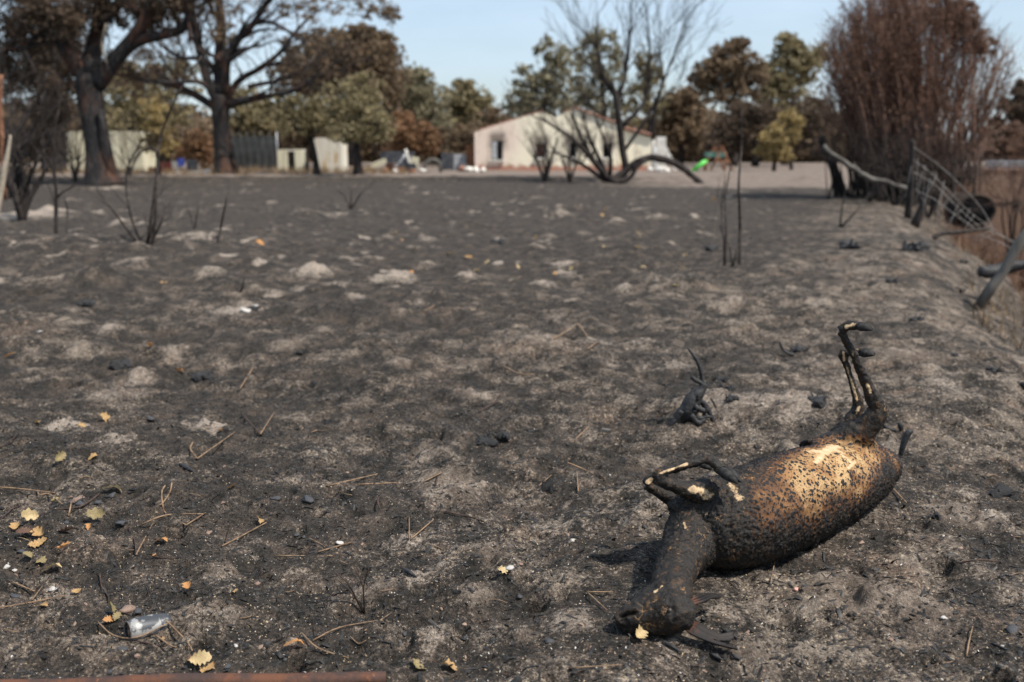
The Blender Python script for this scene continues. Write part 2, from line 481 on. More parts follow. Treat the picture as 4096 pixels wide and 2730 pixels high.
def link(me, name, mat, parent=None, loc=None, kind=None, smooth=True):
    o = bpy.data.objects.new(name, me); COL.objects.link(o)
    if mat and not me.materials: me.materials.append(mat)
    if parent is not None:
        o.parent = parent
        ROOT[o.name] = ROOT[parent.name]
    elif loc is not None:
        o.location = loc; ROOT[o.name] = Vector(loc)
    else:
        ROOT[o.name] = Vector((0, 0, 0))
    if kind: o['kind'] = kind
    if smooth: me.polygons.foreach_set('use_smooth', np.ones(len(me.polygons), bool))
    return o


def npmesh(name, V, F, off=None):
    me = bpy.data.meshes.new(name)
    V = np.asarray(V, np.float32)
    if off is not None: V = V - np.array(off, np.float32)
    F = np.asarray(F, np.int32)
    me.vertices.add(len(V)); me.vertices.foreach_set('co', V.ravel())
    me.loops.add(F.size); me.loops.foreach_set('vertex_index', F.ravel())
    me.polygons.add(len(F)); me.polygons.foreach_set('loop_start', np.arange(len(F), dtype=np.int32) * F.shape[1])
    me.update(calc_edges=True)
    return me


class MB:
    def __init__(s): s.v = []; s.f = []

    def tube(s, pts, rad, n=6, cap=True, flat=None):
        pts = [Vector(p) for p in pts]
        if not hasattr(rad, '__len__'): rad = [rad] * len(pts)
        ref = None; base = len(s.v)
        for i, p in enumerate(pts):
            t = (pts[min(i + 1, len(pts) - 1)] - pts[max(i - 1, 0)])
            t = t.normalized() if t.length > 1e-9 else Vector((0, 0, 1))
            if ref is None:
                ref = t.cross(Vector((.31, .87, .17))); 
                if ref.length < .05: ref = t.cross(Vector((1, 0, 0)))
            ref = (ref - t * ref.dot(t)).normalized()
            b = t.cross(ref)
            for k in range(n):
                a = 2 * math.pi * k / n
                s.v.append(p + (ref * math.cos(a) + b * math.sin(a)) * rad[i])
        for i in range(len(pts) - 1):
            for k in range(n):
                a = base + i * n + k; c = base + i * n + (k + 1) % n
                s.f.append((a, c, c + n, a + n))
        if cap:
            s.f.append(tuple(base + k for k in reversed(range(n))))
            e = base + (len(pts) - 1) * n
            s.f.append(tuple(e + k for k in range(n)))
        return s

    def box(s, c, dx, dy, dz, rot=None):
        """box centred at c with half extents, optional 3x3 rotation"""
        b = len(s.v); c = Vector(c)
        for z in (-1, 1):
            for (x, y) in ((-1, -1), (1, -1), (1, 1), (-1, 1)):
                d = Vector((x * dx, y * dy, z * dz))
                s.v.append(c + (rot @ d if rot else d))
        for q in ((3, 2, 1, 0), (4, 5, 6, 7), (0, 1, 5, 4), (1, 2, 6, 5), (2, 3, 7, 6), (3, 0, 4, 7)):
            s.f.append(tuple(b + i for i in q))
        return s

    def prism(s, poly, ax, d0, d1):
        """poly: list of Vector in a plane, extruded along ax from d0 to d1"""
        b = len(s.v); n = len(poly); ax = Vector(ax)
        s.v += [Vector(p) + ax * d0 for p in poly] + [Vector(p) + ax * d1 for p in poly]
        s.f.append(tuple(b + i for i in range(n))); s.f.append(tuple(b + n + i for i in reversed(range(n))))
        for i in range(n):
            j = (i + 1) % n
            s.f.append((b + j, b + i, b + n + i, b + n + j))
        return s

    def build(s, name, mat, parent=None, loc=None, kind=None, smooth=True, shade_auto=False):
        o = Vector((0, 0, 0))
        if parent is not None: o = ROOT[parent.name]
        elif loc is not None: o = Vector(loc)
        me = bpy.data.meshes.new(name)
        me.from_pydata([tuple(v - o) for v in s.v], [], s.f); me.update()
        return link(me, name, mat, parent, loc, kind, smooth)


def spline(pts, k=4):
    """Catmull-Rom through tuples/Vectors of any size"""
    A = np.array([list(p) for p in pts], float)
    A = np.vstack([2 * A[0] - A[1], A, 2 * A[-1] - A[-2]])
    out = []
    for i in range(1, len(A) - 2):
        for j in range(k):
            t = j / k
            a, b, c, d = A[i - 1], A[i], A[i + 1], A[i + 2]
            out.append(.5 * (2 * b + (c - a) * t + (2 * a - 5 * b + 4 * c - d) * t * t + (3 * b - a - 3 * c + d) * t ** 3))
    out.append(A[-2])
    return np.array(out)


def stube(mb, pts, rad, n=6, k=4):
    q = spline([tuple(p) + (r,) for p, r in zip(pts, rad)], k)
    mb.tube([Vector(a[:3]) for a in q], [max(a[3], 1e-4) for a in q], n)
    return mb


def leafquads(C, size, rg, flat=.0):
    """one small rhombus leaf per centre"""
    N = len(C)
    a = rg.normal(size=(N, 3)); a[:, 2] *= (1 - flat); a /= np.linalg.norm(a, axis=1)[:, None] + 1e-9
    b = rg.normal(size=(N, 3)); b = np.cross(a, b); b /= np.linalg.norm(b, axis=1)[:, None] + 1e-9
    sz = (size * (.6 + .8 * rg.random(N)))[:, None]
    V = np.stack([C - a * sz, C + b * sz * .48 + a * sz * .1, C + a * sz, C - b * sz * .48 + a * sz * .1], 1).reshape(-1, 3)
    F = np.arange(4 * N).reshape(N, 4)
    return V, F


def crown_points(blobs, Y, rg, cl=1.0):
    """blobs: photo x,y, half width, half height (px), clump count, leaves per clump, dY"""
    cents, pts = [], []
    for (px, py, rx, ry, nc, nl, dY) in blobs:
        nc, nl = int(nc * 1.9), int(nl * 1.35)
        c = P(px, py, Y + dY); m = mpp(Y + dY)
        rx, ry = rx * m, ry * m
        u = rg.normal(size=(nc, 3)); u /= np.linalg.norm(u, axis=1)[:, None]
        rr = (.2 + .9 * rg.random(nc) ** .6)[:, None]
        q = u * rr * np.array([rx, (rx + ry) * .45, ry]) + np.array(c)
        cr = .285 * min(rx, ry) * cl
        for k in range(nc):
            cents.append(Vector(q[k]))
            s = cr * (.6 + .8 * rg.random())
            pts.append(q[k] + rg.normal(size=(nl, 3)) * np.array([s, s, s * .7]) * .55)
    for (px, py, rx, ry, nc, nl, dY) in blobs:
        c = P(px, py, Y + dY); m = mpp(Y + dY); k = int(nc * nl * .55)
        u = rg.normal(size=(k, 3)); u /= np.linalg.norm(u, axis=1)[:, None]
        pts.append(u * (1.18 * rg.random((k, 1)) ** .45) * np.array([rx, (rx + ry) * .45, ry]) * m + np.array(c))
    return cents, np.vstack(pts)


def tree(name, label, cat, Y, trunk, blobs, leaf, bark='bark_dark', lsize=.16, group='scorched trees around the yard', limbs=14, cl=1.0, seed=1, extra=None, dens=1.0):
    """trunk: list of photo (x, y, radius px)"""
    rg = np.random.default_rng(seed); rr = random.Random(seed)
    m = mpp(Y)
    pts = [P(a, b, Y) for (a, b, r) in trunk]
    base = Vector((pts[0].x, Y, H(pts[0].x, Y) - .05))
    pts[0] = base.copy()
    t = empty(name, label, cat, base, group)
    mb = MB()
    rad = [r * m for (_, _, r) in trunk]
    rad[0] *= 1.35
    stube(mb, pts, rad, 9, 4)
    blobs = [(a, b, c, d, e, max(6, int(f * dens)), g) for (a, b, c, d, e, f, g) in blobs]
    cents, Q = crown_points(blobs, Y, rg, cl)
    Q = Q[Q[:, 2] > .15]
    start = pts[max(1, len(pts) // 2):]
    pick = rr.sample(cents, min(limbs, len(cents)))
    for c in pick:
        s0 = min(start, key=lambda p: (p - c).length - .6 * abs(p.z - c.z) + rr.random())
        mid = s0.lerp(c, .5) + Vector((rr.uniform(-.3, .3), rr.uniform(-.3, .3), rr.uniform(-.1, .4)))
        r0 = rad[-1] * rr.uniform(.5, .9)
        stube(mb, [s0, mid, c], [r0, r0 * .6, r0 * .2], 5, 3)
        for q in range(2):
            e = c + Vector((rr.uniform(-1, 1), rr.uniform(-1, 1), rr.uniform(-.3, 1))) * .6
            mb.tube([mid.lerp(c, .4), e], [r0 * .35, r0 * .1], 3)
    if extra: extra(mb, rr)
    mb.build('trunk', M[bark], t)
    V, F = leafquads(Q, lsize, rg)
    link(npmesh('crown', V, F, base), 'crown', M[leaf], t, smooth=False)
    return t


def grow(mb, p, d, L, r, depth, rr, spread=.6, up=.15, n=5, kids=(2, 3), shrink=.68, rmin=.004):
    """a bare branch and its twigs"""
    pts, rad = [p.copy()], [r]
    d = d.normalized()
    seg = 4 if depth > 1 else 3
    q = p.copy()
    for i in range(seg):
        d = (d + Vector((rr.gauss(0, .16), rr.gauss(0, .16), rr.gauss(0, .12) + up * .3))).normalized()
        q = q + d * (L / seg)
        pts.append(q.copy()); rad.append(max(rmin, r * (1 - .45 * (i + 1) / seg)))
    mb.tube(pts, rad, n if depth > 1 else 3, cap=False)
    if depth <= 0: return
    for k in range(rr.randint(*kids)):
        i = rr.randint(seg // 2, seg)
        ax = Vector((rr.gauss(0, 1), rr.gauss(0, 1), rr.gauss(0, .7)))
        nd = (d + ax * spread).normalized()
        grow(mb, pts[i], nd, L * shrink * rr.uniform(.75, 1.15), max(rmin, rad[i] * .66), depth - 1, rr, spread, up, n, kids, shrink, rmin)
    grow(mb, pts[-1], d, L * shrink, max(rmin, rad[-1] * .85), depth - 1, rr, spread, up, n, kids, shrink, rmin)


# ------------------------------------------------------------------ ground sheet
def build_ground():
    ys = [.5]
    while ys[-1] < 1200:
        y = ys[-1]
        ys.append(y + (max(.0085, max(.0029, .0034 - 0) * y ** 1.3) if y < 62 else .08 * y))
    ys = np.array([-60, -20, -6, -2, -.5] + ys)
    t = np.concatenate([np.array([-40, -18, -9, -5, -3, -2, -1.4, -1.05, -.85, -.72]), np.linspace(-.62, .62, 680), np.array([.72, .85, 1.05, 1.4, 2, 3, 5, 9, 18, 40])])
    X = t[None, :] * (np.abs(ys[:, None]) + .8); Y = np.repeat(ys[:, None], len(t), 1)
    x, y = X.ravel(), Y.ravel()
    h, ash = land(x, y)
    knoll = land.knoll
    far = sst(150, 260, np.hypot(x, y))
    h = h * (1 - far)
    h = np.where(np.abs(x) > 60, np.clip(h, -.2, .7), h)
    nr, nc = X.shape
    i = np.arange(nr - 1)[:, None] * nc + np.arange(nc - 1)[None, :]
    F = np.stack([i, i + 1, i + nc + 1, i + nc], -1).reshape(-1, 4)
    me = npmesh('ground', np.stack([x, y, h], 1), F)
    e = x - edge_x(y)
    # soil cover as the fire left it: bare knolls, black hollows, pale bank, beige yard
    lump = np.abs(fbm(x * 3.3 + .3 * vnoise(x * 5, y * 5), y * 3.3, 2, 8)) * 2 - .6
    clod_c = np.maximum(0, fbm(x * 9 + 3, y * 9, 3, 24)) * sst(-.25, .35, fbm(x * 1.2, y * 1.2, 2, 26)) * (1 - sst(14, 30, y))
    med = fbm(x * 2.1, y * 2.1, 3, 44)
    soil = .40 + .42 * lump * (1 - .5 * sst(8, 20, y)) + .32 * fbm(x * .8, y * .8, 3, 77) + .50 * med + .45 * fbm(x * 5.5, y * 5.5, 3, 46) + .5 * clod_c
    soil = soil - .20 - .46 * sst(5.5, 15, y) * (1 - sst(-3.5, -.8, e)) + .10 * (1 - sst(4, 7, y)) - .12 * np.exp(-((x + 2.0) / 1.2) ** 2 - ((y - 3.2) / 1.5) ** 2)
    soil = soil + .27 * sst(-3.6, -.6, e) * sst(4, 7, y) + .10 * sst(.5, 1.6, x) * (1 - sst(5, 8, y))
    ash = np.maximum(ash, .52 * sst(.24, .66, fbm(x * 2.6 + 31, y * 2.6, 3, 47)) * (.35 + .65 * sst(-1.6, -.2, x)) * (1 - sst(7.5, 12, y)))
    ash = np.maximum(ash, .34 * sst(.16, .6, fbm(x * 1.9 + 11, y * 1.9, 3, 48)) * sst(-4.5, -2, e) * (1 - sst(26, 32, y)) * (1 - sst(-.3, .6, e)))
    ash = np.maximum(ash, .85 * sst(.34, .58, fbm(x * 3.4, y * 2.0, 3, 58)) * sst(-.25, .25, fbm(x * .7, y * .5, 2, 59)) * sst(7, 11, y) * (1 - sst(43, 46, y)) * (1 - sst(-4, -1, e)))
    ash = np.maximum(ash, .55 * sst(.46, .75, fbm(x * 2.3 + 7, y * 2.3, 3, 45)) * sst(8, 14, y) * (1 - sst(44, 47, y)))
    dirt = sst(47.3, 48.3, y + .6 * vnoise(x * .2, x * 0, None, 61) + .25 * vnoise(x * 2, y * 2, None, 62))
    dirt = np.maximum(dirt, .75 * sst(34, 41, y) * sst(-.20, .12, (x - 4.5) / (y + 1)) * (1 - sst(-1, 1.5, e)))
    dirt = dirt * (1 - .9 * sst(0, 2.5, e) * (1 - sst(34, 36, y)))
    redd = sst(.4, 2.0, e) * (1 - .4 * sst(5.8, 6.5, e))
    for nm, a in (('soil', soil), ('knoll', knoll), ('ash', ash), ('dirt', dirt), ('red', redd)):
        at = me.attributes.new(nm, 'FLOAT', 'POINT'); at.data.foreach_set('value', np.asarray(a, np.float32))
    return link(me, 'ground', M['ground'], kind='structure')


build_ground()


# ------------------------------------------------------------------ ground litter nobody could count
def litter(name, mat, N, y0, y1, size, seed, aspect=1.0, lift=.5, power=1.0, thick=.35, clump=0.0, xr=(-.62, .62)):
    rg = np.random.default_rng(seed)
    y = y0 * (y1 / y0) ** (rg.random(N) ** power)
    x = (xr[0] + (xr[1] - xr[0]) * rg.random(N)) * (y + .5)
    if clump:
        k = fbm(x * 1.3, y * 1.3, 3, seed) + rg.normal(size=N) * .2 > clump - .5
        x, y = x[k], y[k]; N = len(x)
    e = x - edge_x(y); k = e < 1.0; x, y = x[k], y[k]; N = len(x)
    z, _ = land(x, y)
    s = size * (.45 + 1.1 * rg.random(N) ** 2)
    a = rg.random(N) * 6.283
    ca, sa = np.cos(a), np.sin(a)
    tx, ty = rg.normal(size=N) * .35, rg.normal(size=N) * .35
    C = np.stack([x, y, z + s * lift * .4], 1)
    U = np.stack([ca, sa, tx], 1) * (s * aspect)[:, None]
    W = np.stack([-sa, ca, ty], 1) * (s * .6)[:, None]
    T = np.stack([rg.normal(size=N) * .2, rg.normal(size=N) * .2, np.ones(N)], 1) * (s * thick)[:, None]
    V = np.stack([C - U - W * .6, C + U * .8 - W, C + U + W * .7, C - U * .7 + W, C + T + U * .2], 1).reshape(-1, 3)
    b = np.arange(N)[:, None] * 5
    F = np.concatenate([b + np.array([[0, 1, 4]]), b + np.array([[1, 2, 4]]), b + np.array([[2, 3, 4]]), b + np.array([[3, 0, 4]])], 0)
    o = link(npmesh(name, V, F), name, mat, kind='stuff', smooth=False)
    return o


tag(litter('charcoal_flakes', M['flake'], 26000, 1.9, 9, .0052, 3, 1.7, power=.8, clump=.35), 'black charcoal flakes strewn over the ground', 'charcoal flakes')
tag(litter('charcoal_crumbs', M['flake'], 9000, 1.9, 12, .0085, 4, 1.3, power=.8, thick=.6, clump=.45), 'coarse crumbs of charcoal lying on the soil', 'charcoal crumbs')
tag(litter('burnt_straw', M['flake'], 12000, 1.9, 9, .0052, 8, 3.4, power=.8, thick=.25), 'short burnt straws lying on the soil', 'burnt straw')
tag(litter('ash_flecks', M['ashfleck'], 4200, 1.9, 10, .0026, 5, 1.4, power=.8), 'tiny pale ash flecks on the black soil', 'ash flecks')
tag(litter('sand_grains', M['sandgrain'], 14000, 1.9, 6, .0026, 6, 1.2, power=.8, thick=.8, clump=.5), 'coarse tan sand grains on the bare knolls', 'sand')
tag(litter('gravel', M['pebble'], 260, 2.0, 9, .007, 7, 1.2, thick=.9, lift=.3), 'small brown gravel scattered over the ground', 'gravel')


def blades(name, mat, N, y0, y1, x0, x1, hgt, wid, seed, lean=.35, thr=-.2, cond=None, sc=1.1):
    rg = np.random.default_rng(seed)
    y = y0 * (y1 / y0) ** rg.random(N)
    x = (x0 + (x1 - x0) * rg.random(N)) * (y + .5)
    k = fbm(x * sc, y * sc, 3, seed) + rg.normal(size=N) * .12 > thr
    k &= cond(x, y) if cond else (x - edge_x(y) < -.8)
    x, y = x[k], y[k]; N = len(x)
    z, _ = land(x, y)
    hh = hgt * (.4 + .9 * rg.random(N)); a = rg.random(N) * 6.283
    L = rg.normal(size=(N, 2)) * lean
    B = np.stack([x, y, z - .004], 1)
    D = np.stack([np.cos(a), np.sin(a), np.zeros(N)], 1) * (wid * (.6 + .8 * rg.random(N)))[:, None]
    T = B + np.stack([L[:, 0] * hh, L[:, 1] * hh, hh], 1)
    V = np.stack([B - D, B + D, T], 1).reshape(-1, 3)
    return link(npmesh(name, V, np.arange(3 * N).reshape(N, 3)), name, mat, kind='stuff', smooth=False)


tag(blades('burnt_grass_stubble', M['stubble'], 60000, 2.6, 14, -.6, .25, .017, .0020, 21, thr=-.02), 'short black stubble of burnt grass on the left and middle field', 'burnt grass')
tag(blades('far_burnt_grass', M['stubble'], 40000, 11, 44, -.6, .3, .030, .0045, 22, thr=-.1, sc=.6), 'black burnt grass covering the far field', 'burnt grass')
tag(blades('dry_ditch_grass', M['drygrass'], 2600, 8, 24, .3, .62, .22, .006, 23, thr=-.05, cond=lambda x, y: (x - edge_x(y) > .2) & (x - edge_x(y) < 1.7)), 'tan dry grass on the side of the ditch', 'dry grass')
tag(blades('ditch_undergrowth', M['redgrass'], 15000, 9, 36, .35, .68, .34, .010, 24, lean=.6, thr=-.25, cond=lambda x, y: (x - edge_x(y) > 1.2) & (x - edge_x(y) < 8)), 'red brown scorched undergrowth lining the ditch', 'undergrowth')
tag(blades('yard_dry_grass', M['drygrass'], 7000, 50, 66, -.5, -.1, .35, .02, 25, lean=.4, thr=.0, cond=lambda x, y: x < -2), 'dry brown grass in front of the sheds', 'dry grass')


# ------------------------------------------------------------------ the dead deer
def build_deer():
    def Z(px, py, z): return Gz(px, py, z)
    mb = MB()

    def limb(st, n=20, k=4):                 # st: list of (point, radius m)
        stube(mb, [a for a, _ in st], [b for _, b in st], n, k)
    g = .0
    tr = [((3568, 1858), .040, .125), ((3535, 1868), .072, .13), ((3470, 1886), .112, .14), ((3385, 1914), .141, .155), ((3290, 1948), .158, .165), ((3200, 1984), .167, .17),
          ((3090, 2028), .170, .168), ((2980, 2070), .166, .165), ((2880, 2100), .153, .155), ((2800, 2118), .125, .145), ((2740, 2125), .085, .14)]
    axis = [Z(p[0], p[1], z) for p, r, z in tr]
    limb([(a, r) for a, (p, r, z) in zip(axis, tr)], 32)
    # chest keel and hip, neck, head
    limb([(Z(2880, 2030, .22), .09), (Z(2790, 2050, .20), .085), (Z(2720, 2090, .17), .07)], 18)
    limb([(Z(2805, 2120, .14), .112), (Z(2765, 2165, .13), .096), (Z(2722, 2235, .114), .072), (Z(2692, 2320, .10), .064), (Z(2685, 2390, .095), .063), (Z(2680, 2440, .085), .045)], 24)
    limb([(Z(2462, 2484, .048), .011), (Z(2476, 2478, .054), .024), (Z(2520, 2464, .062), .038), (Z(2585, 2448, .070), .051), (Z(2645, 2440, .078), .061),
          (Z(2700, 2446, .082), .062), (Z(2745, 2462, .076), .050), (Z(2778, 2474, .07), .028)], 24)
    limb([(Z(2474, 2508, .028), .013), (Z(2530, 2503, .035), .025), (Z(2620, 2490, .045), .036), (Z(2690, 2482, .055), .042)], 16)
    limb([(Z(2690, 2350, .10), .052), (Z(2635, 2390, .092), .046), (Z(2575, 2422, .08), .036), (Z(2520, 2448, .07), .026)], 16)
    # hind legs
    YN = axis[3].y - .03

    def air(q, Y): return [(P(a, b, y), r) for (a, b, r), y in zip(q, Y)]
    near = [(3430, 1850, .12), (3425, 1780, .076), (3455, 1725, .051), (3492, 1678, .044), (3512, 1640, .037), (3496, 1598, .030), (3470, 1548, .0235), (3440, 1477, .0175), (3404, 1400, .0155), (3376, 1350, .0175), (3364, 1325, .021)]
    limb(air(near, [3.80, 3.76, 3.73, 3.72, 3.72, 3.72, 3.72, 3.71, 3.70, 3.70, 3.70]), 16)
    limb(air([(3364, 1325, .0205), (3385, 1308, .019), (3410, 1304, .017), (3434, 1304, .017)], [3.70, 3.69, 3.68, 3.67]), 12)
    limb(air([(3512, 1655, .026), (3530, 1640, .019), (3537, 1632, .012)], [3.72, 3.72, 3.72]), 10)
    limb(air([(3490, 1690, .03), (3520, 1665, .022), (3530, 1645, .014)], [3.72, 3.72, 3.72]), 10)
    limb(air([(3270, 1850, .10), (3360, 1785, .070), (3440, 1715, .046)], [3.70, 3.74, 3.73]), 16)
    far = [(3352, 1812, .06), (3352, 1750, .040), (3380, 1705, .030), (3415, 1665, .0265), (3434, 1632, .0245), (3430, 1602, .021), (3412, 1540, .0165), (3390, 1477, .0145), (3374, 1430, .0155), (3367, 1414, .018)]
    limb(air(far, [3.88, 3.90, 3.90, 3.90, 3.90, 3.90, 3.90, 3.90, 3.90, 3.90]), 14)
    limb(air([(3366, 1415, .0175), (3390, 1410, .0165), (3425, 1409, .0165), (3450, 1410, .0165)], [3.90, 3.89, 3.88, 3.87]), 12)
    # fore legs, folded
    fn = [(2890, 2000, .075), (2835, 1970, .05), (2770, 1962, .033), (2700, 1945, .0235), (2650, 1925, .0215), (2634, 1912, .0215)]
    limb(air(fn, [3.24, 3.17, 3.14, 3.12, 3.11, 3.11]), 14)
    limb(air([(2634, 1912, .0215), (2640, 1893, .019), (2700, 1872, .0145), (2770, 1852, .014), (2828, 1838, .016), (2852, 1842, .019)], [3.11, 3.11, 3.12, 3.13, 3.14, 3.14]), 12)
    limb(air([(2852, 1842, .0185), (2868, 1862, .016), (2880, 1882, .0155), (2895, 1886, .016)], [3.14, 3.13, 3.12, 3.11]), 10)
    ff = [(2800, 2030, .06), (2730, 2010, .034), (2660, 1978, .0225), (2610, 1952, .020), (2590, 1938, .019)]
    limb(air(ff, [3.30, 3.30, 3.29, 3.28, 3.28]), 12)
    limb(air([(2590, 1938, .0185), (2600, 1918, .016), (2660, 1893, .0135), (2730, 1868, .013), (2800, 1850, .013)], [3.28, 3.28, 3.27, 3.26, 3.26]), 10)

    root = empty('deer', 'burnt dead deer lying on its side with stiff hind legs raised', 'deer', (axis[5].x, axis[5].y, H(axis[5].x, axis[5].y)))
    tmp = mb.build('tmp_body', None)
    md = tmp.modifiers.new('r', 'REMESH'); md.mode = 'VOXEL'; md.voxel_size = .0042
    sm = tmp.modifiers.new('s', 'SMOOTH'); sm.factor = .5; sm.iterations = 14
    dg = bpy.context.evaluated_depsgraph_get()
    me = bpy.data.meshes.new_from_object(tmp.evaluated_get(dg))
    om = tmp.data
    bpy.data.objects.remove(tmp); bpy.data.meshes.remove(om)
    n = len(me.vertices)
    V = np.empty(n * 3, np.float32); me.vertices.foreach_get('co', V); V = V.reshape(-1, 3).astype(float)
    N = np.empty(n * 3, np.float32); me.vertices.foreach_get('normal', N); N = N.reshape(-1, 3).astype(float)
    # settle: whatever is below the soil stays flush
    x, y, z = V.T
    A = spline([tuple(a) + (r,) for a, (p, r, z) in zip(axis, tr)], 8)
    cum = np.concatenate([[0], np.cumsum(np.linalg.norm(np.diff(A[:, :3], axis=0), axis=1))]); L = cum[-1]; cum /= L
    best = np.full(n, 9.); idx = np.zeros(n, int)
    for i in range(len(A)):
        dd = np.linalg.norm(V - A[i, :3], axis=1); k = dd < best; best[k] = dd[k]; idx[k] = i
    ta = cum[idx]                                # 0 rump .. 1 chest
    sd = (A[-1, :3] - A[0, :3]); sd /= np.linalg.norm(sd)
    side = np.array([-sd[1], sd[0], 0]); side /= np.linalg.norm(side)
    if side[1] > 0: side = -side                 # towards the viewer's side
    rel = V - A[idx, :3]; rl = np.maximum(.12, A[idx, 3])
    upv, acr = rel[:, 2] / rl, rel @ side / rl
    # hollow flank in front of the hip, ribs hinted
    trunk = sst(1.45, .9, np.hypot(upv, acr)) * sst(-.08, .02, ta) * sst(1.12, 1.0, ta)
    V += N * (trunk * (-.016 * np.exp(-((ta - .30) / .08) ** 2 - ((upv - .75) / .4) ** 2) + .0035 * np.sin(ta * 75 + upv * 2) * sst(.4, .6, ta) * sst(-.3, .2, upv) * sst(1, .5, upv)))[:, None]
    V += N * (.0045 * fbm(x * 14, y * 14, 3, 5, z * 14) + .0022 * fbm(x * 48, y * 48, 2, 6, z * 48))[:, None]
    # mouth line, nostril, eye socket
    def groove(line, r, d):
        nonlocal V
        q = spline([tuple(p) for p in line], 8)
        dm = np.full(n, 9.)
        for p in q: dm = np.minimum(dm, np.linalg.norm(V - p, axis=1))
        V = V - N * (d * np.exp(-(dm / r) ** 2))[:, None]
    def surf(px, py):                            # nearest body point on the sight line to a marked spot
        d = np.array(ray(px, py)); d /= np.linalg.norm(d); o = np.array([0, 0, CAM_H])
        w = V - o; tt = w @ d; dist = np.linalg.norm(w - tt[:, None] * d, axis=1)
        k = np.where(dist < .012)[0]
        if len(k) == 0: k = np.array([np.argmin(dist)])
        return V[k[np.argmin(tt[k])]].copy()
    mouth = [surf(2468, 2470), surf(2488, 2457), surf(2512, 2445), surf(2540, 2436)]
    groove(mouth, .0065, .022)
    groove([surf(2472, 2492), surf(2482, 2488)], .006, .008)
    eye = surf(2668, 2440)
    groove([eye, eye + np.array([.004, 0, 0])], .012, .007)
    # how far the hide is charred (0 bare tan hide .. 1 char)
    blobs = [(.40, .80, .55, .56, 1.0), (.55, .78, .55, .56, 1.0), (.68, .70, .60, .46, .90), (.50, .42, .90, .50, .60), (.27, .80, .55, .50, .70), (.12, .62, .65, .46, .50), (.03, .50, .55, .40, .42), (.80, .55, .70, .34, .5), (.66, .30, .95, .50, .52), (.40, .98, .1, .45, .75), (.25, .98, .1, .45, .72)]
    bare = np.zeros(n)
    for (t0, u0, a0, rd, wt) in blobs:
        d = np.sqrt(((ta - t0) * L / .175 / 1.15) ** 2 + (upv - u0) ** 2 + (acr - a0) ** 2)
        bare = np.maximum(bare, wt * sst(rd * 2.55, rd * .1, d))
    bare -= .85 * np.exp(-((ta - .225) / .05) ** 2) * sst(.72, .25, upv) * sst(-.5, .3, acr)
    bare += .30 * fbm(x * 11, y * 11, 3, 9, z * 11) * (bare > .02)
    bare = np.clip(bare, 0, 1) * (.12 + .88 * sst(-.62, .24, upv)) * sst(1.5, 1.1, np.hypot(upv, acr))
    cream = np.zeros(n)
    for (px, py, qx, qy, r, wt) in [(3235, 1792, 3300, 1800, .018, .85), (3300, 1800, 3345, 1772, .025, 1.0), (3270, 1840, 3300, 1800, .016, .85), (3345, 1790, 3372, 1800, .020, 1.0), (3375, 1812, 3420, 1850, .012, 1.0), (3430, 1840, 3400, 1862, .009, .9), (2775, 1966, 2840, 1962, .018, .85), (2925, 1930, 2960, 1985, .024, .75), (2830, 2000, 2860, 1990, .018, .8),
                                    (2735, 2075, 2750, 2100, .007, .8), (2710, 2085, 2696, 2108, .006, .7), (2636, 2332, 2614, 2352, .009, 1.05), (3378, 1470, 3415, 1570, .008, .9), (3415, 1570, 3436, 1610, .007, .85), (3366, 1420, 3378, 1450, .008, .8),
                                    (3375, 1312, 3402, 1296, .010, 1.15), (3402, 1296, 3410, 1290, .008, 1.0), (3478, 1548, 3490, 1575, .010, .9), (3400, 1400, 3440, 1470, .006, .6), (2650, 1893, 2760, 1858, .007, .85), (2586, 1940, 2594, 1926, .010, 1.3), (3420, 1665, 3430, 1640, .012, .6), (2640, 1902, 2650, 1893, .009, .7), (3080, 1850, 3180, 1820, .03, .28), (3000, 1920, 3040, 1880, .03, .25)]:
        c0, c1 = surf(px, py), surf(qx, qy)
        ab = c1 - c0; tt = np.clip(((V - c0) @ ab) / max(1e-9, ab @ ab), 0, 1)
        cream = np.maximum(cream, wt * np.exp(-(np.linalg.norm(V - c0 - tt[:, None] * ab, axis=1) / r) ** 2))
    cream = cream * (1 + .5 * fbm(x * 45, y * 45, 3, 12, z * 45))
    # burnt hair crusted into nodules
    rg = np.random.default_rng(5)
    nod = np.zeros(n); nid = np.zeros(n)
    tk = np.where(trunk > .3)[0]
    seeds = rg.choice(tk, 13000, replace=False)
    seeds = seeds[rg.random(len(seeds)) < .44 + .66 * (1 - bare[seeds])]
    kd = kdtree.KDTree(len(seeds))
    rs = (.0024 + .0042 * rg.random(len(seeds)) ** 2.6) * (.72 + .38 * np.clip(bare[seeds] * 2, 0, 1))
    for i, s in enumerate(seeds): kd.insert(V[s], i)
    kd.balance()
    for i in tk:
        best = 0
        for co, j, d in kd.find_n(V[i], 3):
            if d < rs[j] * 1.25: best = max(best, 1 - (d / (rs[j] * 1.25)) ** 2)
        nod[i] = best
    big = rs[0] * 0
    V += N * (nod * .0050 * (.6 + .5 * (1 - bare)))[:, None]
    crust = (1 - bare) * (.0034 * fbm(x * 95, y * 95, 2, 15, z * 95) + .0030 * fbm(x * 55, y * 55, 2, 16, z * 22))
    V += N * crust[:, None]
    me.vertices.foreach_set('co', (V - np.array(root.location)).astype(np.float32).ravel())
    for nm, a in (('bare', bare), ('cream', np.clip(cream, 0, 1)), ('nodule', nod)):
        at = me.attributes.new(nm, 'FLOAT', 'POINT'); at.data.foreach_set('value', a.astype(np.float32))
    me.update()
    m = NT('charred_hide', .6, .28)
    b_, c_, d_ = m.attr('bare'), m.attr('cream'), m.attr('nodule')
    n1 = m.noise(38, 5, .7); n2 = m.noise(170, 4, .7); n3 = m.noise(12, 4, .6)
    char = m.mix(m.mr(n2, .4, .68), (.010, .009, .008), (.036, .029, .023))
